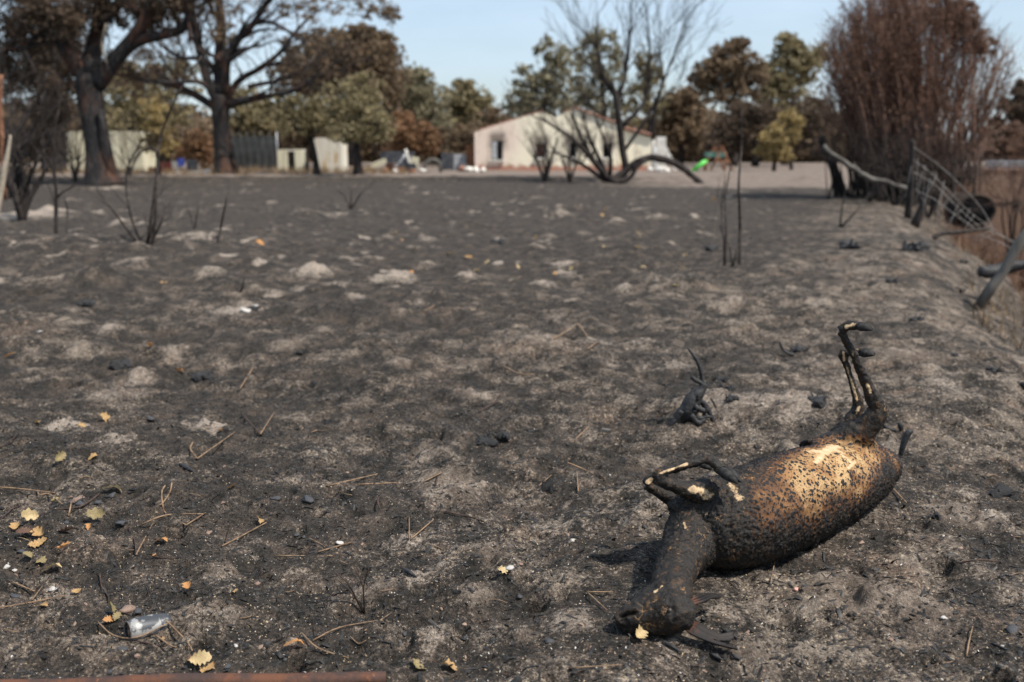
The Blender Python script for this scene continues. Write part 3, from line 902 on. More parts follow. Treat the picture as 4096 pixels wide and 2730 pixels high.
    char = m.mix(m.mr(n1, .52, .70), char, (.085, .047, .022))
    tan = m.mix(m.mr(b_, .35, .95), (.15, .062, .02), (.50, .33, .155))
    tan = m.mix(m.mr(n3, .42, .60), tan, m.mix(m.mr(b_, .4, .9), (.15, .062, .02), (.36, .195, .075)))
    tan = m.mix(m.mr(n2, .52, .64), tan, (.12, .055, .022))
    f = m.math('ADD', b_, m.math('MULTIPLY', m.math('SUBTRACT', n2, .5), 1.0))
    f = m.math('ADD', f, m.math('MULTIPLY', m.math('SUBTRACT', n1, .5), .9))
    col = m.mix(m.mr(f, .14, .62), char, tan)
    n4 = m.noise(48, 6, .8)
    cf = m.math('ADD', c_, m.math('MULTIPLY', m.math('SUBTRACT', n4, .5), 1.5))
    col = m.mix(m.mr(cf, .50, .80), col, m.mix(n1, (.46, .28, .13), (.72, .56, .36)))
    ve = m.n('TexVoronoi'); ve.feature = 'DISTANCE_TO_EDGE'; ve.inputs['Scale'].default_value = 26
    wv = m.n('VectorMath'); wv.operation = 'ADD'; nv = m.n('TexNoise'); nv.inputs['Scale'].default_value = 40; m.put(nv.inputs['Vector'], m.co)
    sv = m.n('VectorMath'); sv.operation = 'SCALE'; m.t.links.new(nv.outputs['Color'], sv.inputs[0]); sv.inputs['Scale'].default_value = .05
    m.put(wv.inputs[0], m.co); m.t.links.new(sv.outputs[0], wv.inputs[1]); m.t.links.new(wv.outputs[0], ve.inputs['Vector'])
    crack = m.math('MULTIPLY', m.mr(ve.outputs['Distance'], .008, .036, 1, 0), m.mr(m.noise(11, 5, .65), .555, .64))
    col = m.mix(crack, col, m.mix(n2, (.16, .075, .03), (.42, .25, .11)))
    nf = m.mr(m.math('MULTIPLY', d_, m.mr(c_, .2, .6, 1.0, .3)), .28, .5)
    col = m.mix(nf, col, (.012, .011, .011))
    nb = m.bump(n1, .35, .008); nb = m.bump(n2, .8, .0035, nb)
    mat = m.done(col, nb, m.mr(n2, .3, .7, .42, .75))
    body = link(me, 'body', mat, root)
    # hooves: two toes each
    hoof = simple('charred_hoof', (.012, .0115, .011), (.045, .043, .041), 70, .75, .6, .004, .2)
    def hf(a, b, Y0, Y1, r, spread):
        A_, B_ = P(a[0], a[1], Y0), P(b[0], b[1], Y1)
        d = (B_ - A_).normalized(); s = d.cross(Vector((0, 0, 1))).normalized()
        u = s.cross(d)
        h = MB()
        for sg in (-1, 1):
            o = s * sg * r * spread
            h.tube([A_ + o * .6, A_.lerp(B_, .3) + o, A_.lerp(B_, .62) + o - u * r * .1, A_.lerp(B_, .86) + o * 1.05 - u * r * .3, B_ + o * 1.1 - u * r * .5],
                   [r * .75, r, r * .8, r * .48, r * .08], 10)
        h.build('hoof', hoof, root)
    hf((3425, 1304), (3492, 1312), 3.675, 3.65, .017, .55)
    hf((3440, 1410), (3500, 1412), 3.875, 3.85, .0185, .55)
    hf((2885, 1880), (2962, 1924), 3.115, 3.06, .018, .55)
    hf((2795, 1850), (2850, 1870), 3.26, 3.25, .014, .5)
    # clouded eye
    e = MB(); ev = Vector(eye)
    bm = bmesh.new(); bmesh.ops.create_icosphere(bm, subdivisions=2, radius=.0055)
    mm = bpy.data.meshes.new('eye'); bm.to_mesh(mm); bm.free()
    eo = link(mm, 'eye', simple('clouded_eye', (.05, .04, .03), (.11, .09, .07), 80, .3, .1, .001, .5), root)
    eo.location = ev - root.location
    # ribbed burnt ear in front of the head and the shrivelled one behind it
    em = NT('burnt_ear', .65, .3)
    fx = em.noise(30, 4, .6); fs = em.attr('along')
    col = em.mix(em.mr(fs, .0, .4), (.12, .048, .026), (.024, .017, .015)); col = em.mix(em.mr(fx, .38, .58), col, (.014, .012, .011))
    earm = em.done(col, em.bump(fx, .5, .003))
    def strip(name, path, width, ridges, amp, fork=None):
        q = spline([tuple(p) for p in path], 8); K = len(q); Wd = np.interp(np.linspace(0, 1, K), np.linspace(0, 1, len(width)), width)
        verts, faces, al = [], [], []
        nW = 15
        for i in range(K):
            t = q[min(i + 1, K - 1)] - q[max(i - 1, 0)]; t = t / np.linalg.norm(t)
            s = np.cross(t, [0, -.35, 1]); s /= np.linalg.norm(s); nn = np.cross(s, t)
            for j in range(nW):
                v = j / (nW - 1) * 2 - 1
                p = q[i] + s * v * Wd[i] + nn * (amp * math.cos(v * ridges * math.pi) + .5 * Wd[i] * v * v * .6)
                verts.append(p); al.append(i / (K - 1))
        for i in range(K - 1):
            for j in range(nW - 1):
                if fork and i / K > fork and abs(j - nW // 2) <= (i / K - fork) / (1 - fork) * 4: continue
                faces.append((i * nW + j, i * nW + j + 1, (i + 1) * nW + j + 1, (i + 1) * nW + j))
        me = npmesh(name, np.array(verts), np.array(faces), root.location)
        at = me.attributes.new('along', 'FLOAT', 'POINT'); at.data.foreach_set('value', np.array(al, np.float32))
        o = link(me, name, earm, root)
        s = o.modifiers.new('thickness', 'SOLIDIFY'); s.thickness = .005
        return o
    o = strip('ear', [Z(2738, 2492, .05), Z(2775, 2520, .042), Z(2825, 2545, .03), Z(2880, 2565, .02), Z(2940, 2572, .014)], [.013, .022, .019, .017, .030], 6, .0034, .62)
    o['label'] = 'ribbed reddish ear lying on the ground, its tip split'
    o = strip('ear', [Z(2765, 2412, .09), Z(2800, 2400, .092), Z(2840, 2385, .085), Z(2878, 2386, .07)], [.010, .015, .011, .004], 3, .006)
    o['label'] = 'shrivelled black ear with a tan edge behind the head'
    # tail stump
    tl = MB(); tl.tube([Z(3575, 1850, .13), Z(3595, 1875, .12), Z(3600, 1900, .10)], [.03, .018, .005], 10); tl.build('tail', M['char'], root)
    return root


build_deer()


# ------------------------------------------------------------------ burnt roots, chunks of charcoal
def lump_mesh(seed, spikes=5):
    rr = random.Random(seed)
    bm = bmesh.new()
    for k in range(3 + seed % 3):
        r = bmesh.ops.create_icosphere(bm, subdivisions=2, radius=rr.uniform(.25, .55))
        o = Vector((rr.uniform(-.55, .55), rr.uniform(-.4, .4), rr.uniform(0, .25)))
        for v in r['verts']:
            v.co = Vector((v.co.x * rr.uniform(.9, 1.1), v.co.y, v.co.z * .8)) + o
    bm.verts.ensure_lookup_table()
    V = np.array([v.co for v in bm.verts])
    f = fbm(V[:, 0] * 3 + seed, V[:, 1] * 3, 3, seed, V[:, 2] * 3)
    for v, q in zip(bm.verts, f): v.co *= 1 + .55 * float(q)
    for k in range(spikes):
        a = rr.uniform(0, 6.28); b = Vector((math.cos(a) * .4, math.sin(a) * .35, .15))
        e = b + Vector((math.cos(a) * rr.uniform(.2, .7), math.sin(a) * rr.uniform(.2, .6), rr.uniform(.15, .7)))
        mb = MB(); mb.tube([b, b.lerp(e, .5) + Vector((0, 0, .08)), e], [.1, .07, .02], 5)
        vs = [bm.verts.new(p) for p in mb.v]
        for fc in mb.f: bm.faces.new([vs[i] for i in fc])
    me = bpy.data.meshes.new('charcoal_lump'); bm.to_mesh(me); bm.free()
    me.materials.append(M['char'])
    return me


LANDMARKS = []      # (photo x, y, label) of the leaves, stones and lumps that needles lie beside
USED = {}


def beside(kind, px, py, traits):
    best = sorted(LANDMARKS, key=lambda q: math.hypot(q[0] - px, (q[1] - py) * 1.5))
    for lm in best[:40]:
        dx, dy = px - lm[0], py - lm[1]
        rel = ('right of' if dx > 0 else 'left of') if abs(dx) > abs(dy) * 1.2 else ('in front of' if dy > 0 else 'behind')
        for tr in traits:
            lab = f'{tr} {kind} {rel} the {lm[2]}'
            if len(lab.split()) <= 16 and lab not in USED:
                USED[lab] = 1
                return lab
    return None


TOLABEL = []
LUMPS = [lump_mesh(s, 3 + s % 4) for s in range(1, 6)]
CHUNKS = [(820, 1512, 44, 'black charred tuft beside an orange leaf on the left slope'),
          (1950, 1775, 40, 'left lump of the crumbling charcoal pair in mid field'), (2010, 1765, 46, 'right lump of the crumbling charcoal pair in mid field'),
          (2885, 1527, 26, 'round charcoal lump topmost behind the burnt root'), (2912, 1562, 34, 'wide charcoal lump in the middle behind the burnt root'), (2922, 1605, 28, 'crumbled charcoal lump lowest behind the burnt root'),
          (3272, 1615, 42, 'charred lump on the pale mound left of the hind legs'), (3195, 1412, 44, 'black charred clump with a side stick, left of the raised hoof'),
          (4010, 1985, 52, 'spiky charred stump by the right edge of the picture'), (3662, 1000, 52, 'biggest black stump on the crest of the bank'), (3400, 1000, 46, 'low black stump on the bank below the fallen rail'),
          (3662, 1285, 24, 'oval black lump on the bank behind the raised hoof'), (3855, 1055, 24, 'small black stump at the lip of the ditch'), (3840, 1165, 20, 'black chip near the foot of the leaning grey post'),
          (3565, 1130, 24, 'small ragged black lump on the bank slope'), (3820, 1425, 22, 'small black lump on pale bank right of the hind hoof'), (3690, 1245, 14, 'tiny black knob above the oval lump on the bank'),
          (2845, 1005, 40, 'dark brown lump by the tall thin dead stems'), (1998, 975, 26, 'black hollow lump with a pale cap in the far field'), (55, 1815, 34, 'charred stub beside pale ash at the left edge'),
          (262, 1838, 32, 'charred stub beside the star shaped yellow leaf'), (1258, 1545, 20, 'black peg on the slope left of the centre'), (1180, 1975, 24, 'pointed charcoal peg among the thin needles'),
          (2195, 1965, 40, 'upright burnt bark piece left of the folded forelegs'), (1640, 2115, 16, 'small charcoal splinter under the sandy knoll'), (3980, 1490, 30, 'black broken lump low on the bank at right'),
          (4086, 1555, 26, 'black lump cut by the right edge of the picture'), (1200, 1420, 26, 'ragged burnt tussock on the left slope'), (470, 1470, 40, 'wide burnt tussock above the pale streak at left'), (1320, 1690, 24, 'burnt tussock left of the dark burrow'),
          (340, 1220, 36, 'black burnt tussock by the far left knoll'), (60, 1190, 40, 'black burnt tussock at the far left edge'), (1010, 1245, 34, 'burnt tussock above the pale chips on the left slope'),
          (3740, 2070, 26, 'charcoal lump on the soil right of the rump'), (1830, 2370, 18, 'black bark crumb below the cream leaf'), (2440, 2640, 0, '')]
for i, (px, py, s, lab) in enumerate(CHUNKS):
    if not s: continue
    p = G(px, py); m = mpp(p.y)
    LANDMARKS.append((px, py, lab))
    o = bpy.data.objects.new('charred_lump', LUMPS[i % 5]); COL.objects.link(o)
    o.location = p - Vector((0, 0, s * m * .05)); o.scale = (s * m * 1.3, s * m * 1.25, s * m * (1.9 if 'peg' in lab or 'upright' in lab else 1.25))
    if 'peg' in lab or 'upright' in lab: o.scale.x *= .55; o.scale.y *= .55
    o.rotation_euler = (0, 0, rnd.uniform(0, 6.28))
    tag(o, lab, 'charcoal lump', 'charred lumps and stumps on the ground')


def build_root():
    base = G(2742, 1690); Y = base.y
    t = empty('burnt_root', 'twisted black burnt root with an upright stick on pale soil', 'root', base)
    q = lambda zx, zy: (2600 + zx / 3.136, 1300 + zy / 3.136)
    def run(name, zs, rad, n=8, dy=0.0):
        mb = MB(); stube(mb, [P(*q(a, b), Y + dy) for a, b in zs], [r * mpp(Y) * 1.2 for r in rad], n, 5)
        o = mb.build(name, M['char'], t)
        me = o.data
        V = np.array([v.co for v in me.vertices])
        f = fbm(V[:, 0] * 40, V[:, 1] * 40, 2, 4, V[:, 2] * 40) * .008
        me.vertices.foreach_set('co', (V + np.stack([f, f * .5, -f], 1)).astype(np.float32).ravel())
        return o
    run('stick', [(465, 280), (560, 400), (620, 520), (652, 680), (670, 740)], [3, 6.5, 7.5, 7, 9])
    run('branch', [(525, 655), (570, 695), (640, 725), (680, 745)], [7, 8, 9, 10])
    run('trunk', [(690, 740), (640, 820), (560, 920), (490, 1040), (455, 1140), (440, 1230)], [13, 18, 27, 31, 27, 12], 12)
    run('trunk', [(400, 1050), (370, 1120), (345, 1190)], [14, 16, 8], 8, .03)
    run('root_arm', [(560, 1200), (640, 1165), (720, 1150), (780, 1160)], [6, 8, 7, 4], 8, -.05)
    run('root_arm', [(640, 950), (690, 1010), (740, 1090), (780, 1170), (800, 1250), (870, 1370), (960, 1400), (1030, 1330), (1085, 1265)], [9, 12, 10, 9, 11, 13, 10, 8, 5], 9)
    run('root_arm', [(760, 925), (800, 980), (830, 1045)], [3, 4, 3], 6)
    run('root_arm', [(400, 1080), (330, 1180), (260, 1260), (200, 1320)], [10, 8, 5, 2], 7, -.08)
    run('root_arm', [(520, 1130), (600, 1230), (700, 1190)], [9, 10, 4], 7, -.1)
    run('root_arm', [(880, 1380), (930, 1300), (1000, 1290)], [9, 7, 4], 7, .0)
    for (zx, zy, sz) in ((560, 1090, 24), (700, 1080, 20), (850, 1340, 22), (950, 1370, 20), (620, 900, 18)):
        o = bpy.data.objects.new('char_lump', LUMPS[zx % 5]); COL.objects.link(o); o.parent = t
        o.location = P(*q(zx, zy), Y - .04) - base; k_ = sz * mpp(Y); o.scale = (k_, k_ * .8, k_); o.rotation_euler = (zx, zy, 0)
    run('root_arm', [(560, 1010), (620, 1060), (680, 1080), (660, 1150)], [8, 11, 8, 4], 8, -.04)


build_root()


def px_stick(name, label, cat, pts, rad, mat, group=None, n=6, Y=None, lift=0.0):
    """stick given by photo points lying on the ground (Y None) or standing at distance Y"""
    if Y is None: w_ = [G(a, b) + Vector((0, 0, lift)) for a, b in pts]; m = mpp(w_[0].y)
    else: w_ = [P(a, b, Y) for a, b in pts]; m = mpp(Y)
    loc = w_[0].copy()
    if not hasattr(rad, '__len__'): rad = [rad] * len(pts)
    mb = MB(); stube(mb, w_, [r * m for r in rad], n, 4)
    o = mb.build(name, M[mat], loc=loc)
    return tag(o, label, cat, group)


Yd = 4.86
px_stick('burnt_stick', 'thin burnt stick leaning behind the hock of the raised leg', 'stick', [(3500, 1665), (3530, 1697), (3552, 1715), (3580, 1722)], [8, 9, 10, 8], 'char', 'burnt sticks behind the rump', Y=Yd)
px_stick('burnt_stick', 'short bent black stick standing behind the rump', 'stick', [(3602, 1822), (3615, 1775), (3632, 1735), (3650, 1722)], [10, 13, 14, 8], 'char', 'burnt sticks behind the rump', Y=4.46)
px_stick('burnt_stick', 'small black knot beside the bent stick behind the rump', 'stick', [(3598, 1690), (3602, 1706), (3606, 1725)], [8, 12, 8], 'char', 'burnt sticks behind the rump', Y=4.86)
px_stick('burnt_stick', 'curved stick poking from the black clump left of the hoof', 'stick', [(3118, 1365), (3130, 1395), (3150, 1413), (3175, 1420)], [4, 6, 7, 8], 'char', Y=G(3180, 1425).y)

# ------------------------------------------------------------------ pine needles and thin twigs lying about
NEED = [[(400, 1985), (339, 2030), (281, 2046), (201, 2046)], [(151, 1974), (159, 1990), (196, 1987), (249, 2027)], [(0, 1974), (74, 1982), (220, 1982)],
        [(275, 2075), (283, 2038), (286, 2014)], [(0, 2093), (48, 2051), (85, 2032)], [(688, 1942), (680, 1979), (651, 2024), (635, 2038)],
        [(661, 1953), (648, 1982), (651, 2027), (664, 2064), (746, 2112)], [(746, 2112), (823, 2053)], [(516, 2125), (540, 2175), (545, 2231)], [(545, 2231), (617, 2096)],
        [(561, 2112), (667, 2072), (815, 2053)], [(889, 2196), (979, 2149), (1067, 2101)], [(903, 2180), (924, 2109)], [(53, 2342), (148, 2382)], [(130, 2413), (169, 2360)],
        [(0, 2445), (138, 2421), (259, 2395)], [(400, 2308), (408, 2360), (434, 2398), (434, 2419)], [(394, 2522), (455, 2556), (550, 2564), (688, 2535)],
        [(667, 2496), (667, 2519), (752, 2604), (783, 2652)], [(625, 2556), (688, 2599), (749, 2607)], [(550, 2580), (656, 2599)], [(1252, 2576), (1357, 2525), (1510, 2496)],
        [(1204, 2544), (1274, 2608), (1395, 2646)], [(1459, 2537), (1567, 2464)], [(1520, 2047), (1516, 2002), (1590, 1941)], [(1312, 1954), (1510, 1906)], [(1433, 1948), (1593, 1941)],
        [(1692, 1938), (1768, 1900)], [(1743, 1951), (1752, 1913)], [(2096, 1983), (2205, 1910)], [(1637, 2168), (1637, 2078)], [(1644, 2168), (1733, 2091)], [(1781, 2056), (1880, 2078), (1937, 2098)],
        [(1274, 2219), (1408, 2180)], [(1102, 2235), (1331, 2235)], [(2313, 1976), (2307, 1900)], [(2421, 1929), (2383, 1894)], [(2278, 2687), (2488, 2675)], [(2348, 2381), (2453, 2381)],
        [(2351, 2384), (2428, 2455)], [(969, 1665), (1042, 1745)], [(1042, 1745), (1096, 1659)], [(771, 1774), (762, 1806), (790, 1844)], [(790, 1844), (940, 1735)], [(3, 1799), (73, 1748)],
        [(2216, 1365), (2312, 1301)], [(2312, 1301), (2350, 1352)], [(2012, 1470), (2076, 1502), (2139, 1505)], [(1916, 1655), (2009, 1600)], [(2286, 1763), (2356, 1718)], [(2350, 1412), (2394, 1371)],
        [(3535, 1925), (3580, 1975), (3625, 2022)], [(3815, 2250), (3900, 2252), (3990, 2258)], [(3865, 2640), (3875, 2580), (3890, 2520)], [(3103, 2236), (3083, 2337)], [(2270, 1860), (2330, 1885), (2420, 1930)],
        [(1760, 1905), (1700, 1930)], [(1010, 1480), (960, 1560)], [(1700, 1250), (1760, 1215)]]
NL = 'thin dry brown pine needle lying on the burnt soil'
for k, q in enumerate(NEED):
    mat = 'needle' if k % 4 else 'needle_dark'
    o = px_stick('pine_needle', NL, 'pine needle', q, [3.6] * (len(q) - 1) + [2.3], mat, 'dry pine needles on the ground', 5, lift=.011)
    TOLABEL.append((o, 'pine needle', *q[len(q) // 2], ['bent' if len(q) > 2 else 'straight', 'dry', 'thin brown', 'slender']))
for k in range(70):              # more of them, shorter, between the others
    px, py = rnd.uniform(0, 4096), 1500 + 1230 * rnd.random() ** .8
    if 2350 < px < 3700 and 1700 < py < 2600: continue
    a = rnd.uniform(-.9, .9) + (math.pi if rnd.random() < .5 else 0); L = rnd.uniform(35, 95) * (py / 2300)
    o = px_stick('pine_needle', NL, 'pine needle', [(px, py), (px + math.cos(a) * L * .5, py + math.sin(a) * L * .22 + rnd.uniform(-5, 5)), (px + math.cos(a) * L, py + math.sin(a) * L * .45)], [2.2, 2.2, 1.4],
             rnd.choice(['needle', 'needle_dark', 'needle_dark']), 'dry pine needles on the ground', 4, lift=.009)
    TOLABEL.append((o, 'pine needle', px, py, ['short', 'thin', 'dry brown', 'fine']))


def twiglet(label, base, tips, Y=None, r=3.2, mat='twig_dark', cat='twig', group=None, name='dead_twig', spread=0.0):
    b = G(*base); Y = Y or b.y; m = mpp(Y)
    t = empty(name, label, cat, b, group)
    for tip in tips:
        w_ = [b - Vector((0, 0, .01))] + [P(x, y, Y + rnd.uniform(-spread, spread)) for x, y in tip]
        rad = np.linspace(r, r * .4, len(w_)) * m
        mb = MB(); stube(mb, w_, rad, 6, 4); mb.build('stem', M[mat], t)
    return t


twiglet('upright forked dead twig standing between the sandy knolls', (1459, 2455), [[(1455, 2350), (1475, 2272)], [(1420, 2390), (1357, 2325)], [(1450, 2340), (1414, 2265)], [(1395, 2340), (1330, 2280)]], r=4.5, mat='needle_dark', spread=.04)
twiglet('pair of short dead stalks left of the forked twig', (1258, 2560), [[(1250, 2520), (1222, 2490)], [(1252, 2500), (1250, 2470)]], r=3.5, mat='twig_dark')
twiglet('tiny black sprig standing by the forked twig', (1310, 2425), [[(1308, 2405), (1312, 2380)], [(1290, 2405), (1280, 2388)]], r=3)


# ------------------------------------------------------------------ fallen oak leaves
def oak_leaf(seed, lobes=4):
    rr = random.Random(seed)
    L, verts, faces = 1.0, [], []
    nst = 17
    for i in range(nst):
        u = i / (nst - 1)
        env = math.sin(math.pi * min(1, u * .93 + .05)) ** .8 * .30 * (.75 + .5 * u)
        lob = 1 - .45 * (.5 + .5 * math.cos(u * lobes * 2 * math.pi + .4))
        wL = env * lob * rr.uniform(.9, 1.1) + .012; wR = env * (1 - .45 * (.5 + .5 * math.cos(u * lobes * 2 * math.pi + .9))) * rr.uniform(.9, 1.1) + .012
        if u < .12: wL = wR = .014
        c = rr.uniform(-.02, .02)
        zc = .34 * math.sin(u * 2.9 + seed) * u
        verts += [(u - .5, -wL, zc + wL * (.55 + .5 * math.sin(seed * 1.7 + u * 4)) + rr.uniform(-.02, .02)), (u - .5, -wL * .5, zc + wL * .12), (u - .5, c * .2, zc), (u - .5, wR * .5, zc + wR * .12), (u - .5, wR, zc + wR * (.5 + .5 * math.cos(seed * 2.1 + u * 3)) + rr.uniform(-.02, .02))]
    for i in range(nst - 1):
        for j in range(4): faces.append((i * 5 + j, i * 5 + j + 1, i * 5 + j + 6, i * 5 + j + 5))
    me = bpy.data.meshes.new('oak_leaf'); me.from_pydata(verts, [], faces); me.update()
    me.polygons.foreach_set('use_smooth', np.ones(len(faces), bool))
    return me


LEAFM = {}
for key in ('oak_tan', 'oak_cream', 'oak_olive', 'oak_orange', 'oak_brown'):
    LEAFM[key] = []
    for s in range(4):
        me = oak_leaf(s + 1 + len(key), 3 + s % 3); me.materials.append(M[key]); LEAFM[key].append(me)


def leaf(px, py, size, key, label, tilt=.3, rz=None, group='fallen oak leaves', up=0):
    p = G(px, py); m = mpp(p.y)
    o = bpy.data.objects.new('oak_leaf', rnd.choice(LEAFM[key])); COL.objects.link(o)
    s = size * m * 1.2
    o.scale = (s, s * 1.25, s)
    o.rotation_euler = (rnd.uniform(-tilt, tilt) * 1.6 + up, rnd.uniform(-tilt, tilt) * 1.6, rnd.uniform(0, 6.28) if rz is None else rz)
    o.location = p + Vector((0, 0, .009 + s * (.10 + .3 * min(1, abs(up)))))
    tag(o, label, 'leaf', group)
    LANDMARKS.append((px, py, label))
    return o


for a in [(62, 2128, 50, 'oak_tan', 'tan oak leaf at the left end of the leaf heap'), (122, 2118, 62, 'oak_cream', 'cream oak leaf standing on top of the leaf heap at left', .3, .8, 'fallen oak leaves', .9),
          (105, 2150, 60, 'oak_brown', 'dark brown leaf at the bottom of the leaf heap at left'), (160, 2152, 60, 'oak_tan', 'narrow tan leaf at the right end of the leaf heap'), (150, 2186, 64, 'oak_tan', 'flat tan leaf lowest in the leaf heap at left'),
          (262, 2132, 60, 'oak_brown', 'curled brown leaf right of the leaf heap'), (383, 2090, 64, 'oak_olive', 'yellow green lobed leaf standing on edge', .2, .3, 'fallen oak leaves', 1.0), (352, 2116, 28, 'oak_orange', 'small orange leaf at the foot of the green leaf'),
          (446, 1976, 70, 'oak_cream', 'cream curled leaf on a dark stone above the green leaf', .3, .2), (222, 2018, 40, 'oak_olive', 'yellow leaf caught under dry needles at left'), (115, 2258, 46, 'oak_olive', 'star shaped pale olive leaf at left', .15, 2.6),
          (168, 2262, 54, 'oak_olive', 'dull olive leaf beside the star shaped one'), (206, 2302, 76, 'oak_cream', 'wide cream leaf with deep lobes low at left', .2, .1), (252, 2206, 50, 'oak_orange', 'flat orange sliver of leaf below the heap', .1, .2),
          (645, 2180, 52, 'oak_orange', 'orange brown leaf in the hollow below the needles'), (755, 2410, 46, 'oak_orange', 'bright orange leaf inside the burrow'), (308, 2376, 34, 'oak_tan', 'small tan lobed leaf above the can'), (178, 2432, 32, 'oak_tan', 'small tan leaf by a flint at left'),
          (445, 2462, 60, 'oak_olive', 'olive leaf leaning on the can', .3, 2.2, 'fallen oak leaves', .7), (432, 2498, 44, 'oak_orange', 'orange leaf at the mouth of the can', .4), (470, 2480, 44, 'oak_olive', 'second olive leaf tucked behind the can'),
          (650, 2568, 34, 'oak_tan', 'tan leaf scrap under the can'), (800, 2670, 80, 'oak_cream', 'cream leaf on top of the cluster by the rusty bar', .4, .4, 'fallen oak leaves', .5), (828, 2685, 66, 'oak_tan', 'tan leaf in the cluster by the rusty bar', .4, 1.2), (770, 2660, 46, 'oak_brown', 'brown leaf in the cluster by the rusty bar'),
          (1172, 2602, 80, 'oak_orange', 'orange glossy leaf near the crossed needles', .2, .2), (1680, 2680, 66, 'oak_olive', 'olive curled leaf at the bottom edge', .3, 2.6), (1795, 2678, 60, 'oak_tan', 'tan crumpled leaf at the bottom edge'),
          (2012, 2300, 42, 'oak_cream', 'cream curled leaf beside a white chip of stone'), (2555, 2572, 70, 'oak_cream', 'pale cream leaf under the muzzle of the deer', .2, 1.2, 'fallen oak leaves', .6), (1042, 2092, 46, 'oak_tan', 'twisted tan leaf left of the sandy knoll', .6), (620, 2235, 24, 'oak_orange', 'tiny orange leaf right of the V of needles'),
          (940, 2375, 30, 'oak_tan', 'small tan leaf on bare soil right of the burrow'), (1335, 2560, 0, 'oak_tan', ''), (40, 1436, 40, 'oak_orange', 'orange leaf at the left edge on the slope', .2, .1), (602, 1394, 36, 'oak_orange', 'brown orange leaf beside a black hole up the slope'),
          (822, 1386, 0, 'oak_tan', ''), (720, 1500, 34, 'oak_orange', 'orange leaf beside the black charred tuft'), (428, 1686, 50, 'oak_tan', 'curled tan brown leaf in the black grass at left', .3, .1), (325, 1712, 28, 'oak_tan', 'small tan leaf below the pale ash streak'),
          (238, 1862, 48, 'oak_olive', 'star shaped yellow leaf by the charred stubs at left', .3, 1.5, 'fallen oak leaves', .5), (882, 1732, 26, 'oak_orange', 'small orange leaf above the V of needles'), (372, 1838, 34, 'oak_tan', 'tan leaf scrap right of the star shaped leaf'), (930, 1962, 34, 'oak_orange', 'orange leaf crumb among needles left of centre'),
          (105, 1690, 30, 'oak_brown', 'brown leaf on black grass at far left'), (152, 1705, 28, 'oak_tan', 'tan leaf on the pale ash streak'), (1040, 985, 34, 'oak_orange', 'largest orange leaf out in the far field'), (1250, 1062, 24, 'oak_orange', 'orange leaf on top of the second mole hill'), (655, 1128, 26, 'oak_tan', 'tan leaf beside the left mole hill'),
          (1645, 1100, 26, 'oak_orange', 'orange leaf at the right end of the long ash heap'), (3720, 2360, 0, 'oak_tan', '')]:
    if a[2]: leaf(*a)
FAR = [(740, 615), (780, 635), (860, 645), (1050, 660), (1090, 610), (1290, 710), (800, 690), (410, 565), (330, 495), (290, 450), (1810, 550), (1600, 540), (1805, 480), (2085, 670), (1840, 670), (2100, 580), (2045, 780), (1600, 310), (1390, 690), (1160, 485), (1580, 340), (2280, 245), (620, 570)]
for zx, zy in FAR:
    o = leaf(1400 + zx / 1.5687, 650 + zy / 1.5687, rnd.uniform(16, 26), rnd.choice(['oak_cream', 'oak_olive', 'oak_tan', 'oak_cream']), 'tiny pale yellow leaf out in the black far field', .4, None, 'yellow leaves in the far field', rnd.choice([0, .6]))
    LANDMARKS.pop()
    TOLABEL.append((o, 'yellow leaf', 1400 + zx / 1.5687, 650 + zy / 1.5687, ['tiny', 'pale', 'small far off', 'distant']))

# stones
def stone(px, py, s, mat, label, name='pebble', flat=.6):
    p = G(px, py); m = mpp(p.y)
    bm = bmesh.new(); bmesh.ops.create_icosphere(bm, subdivisions=2, radius=1)
    sd = rnd.randint(0, 999)
    V = np.array([v.co for v in bm.verts]); f = fbm(V[:, 0] * 1.6, V[:, 1] * 1.6, 2, sd, V[:, 2] * 1.6)
    for v, q in zip(bm.verts, f): v.co *= 1 + .85 * float(q)
    me = bpy.data.meshes.new(name); bm.to_mesh(me); bm.free()
    o = link(me, name, M[mat]); o.location = p + Vector((0, 0, s * m * .10)); r = s * m * .47
    o.scale = (r * 1.2, r, r * flat); o.rotation_euler = (0, rnd.uniform(-.3, .3), rnd.uniform(0, 6))
    if name == 'pebble': LANDMARKS.append((px, py, label))
    return tag(o, label, 'stone', 'stones on the burnt soil')


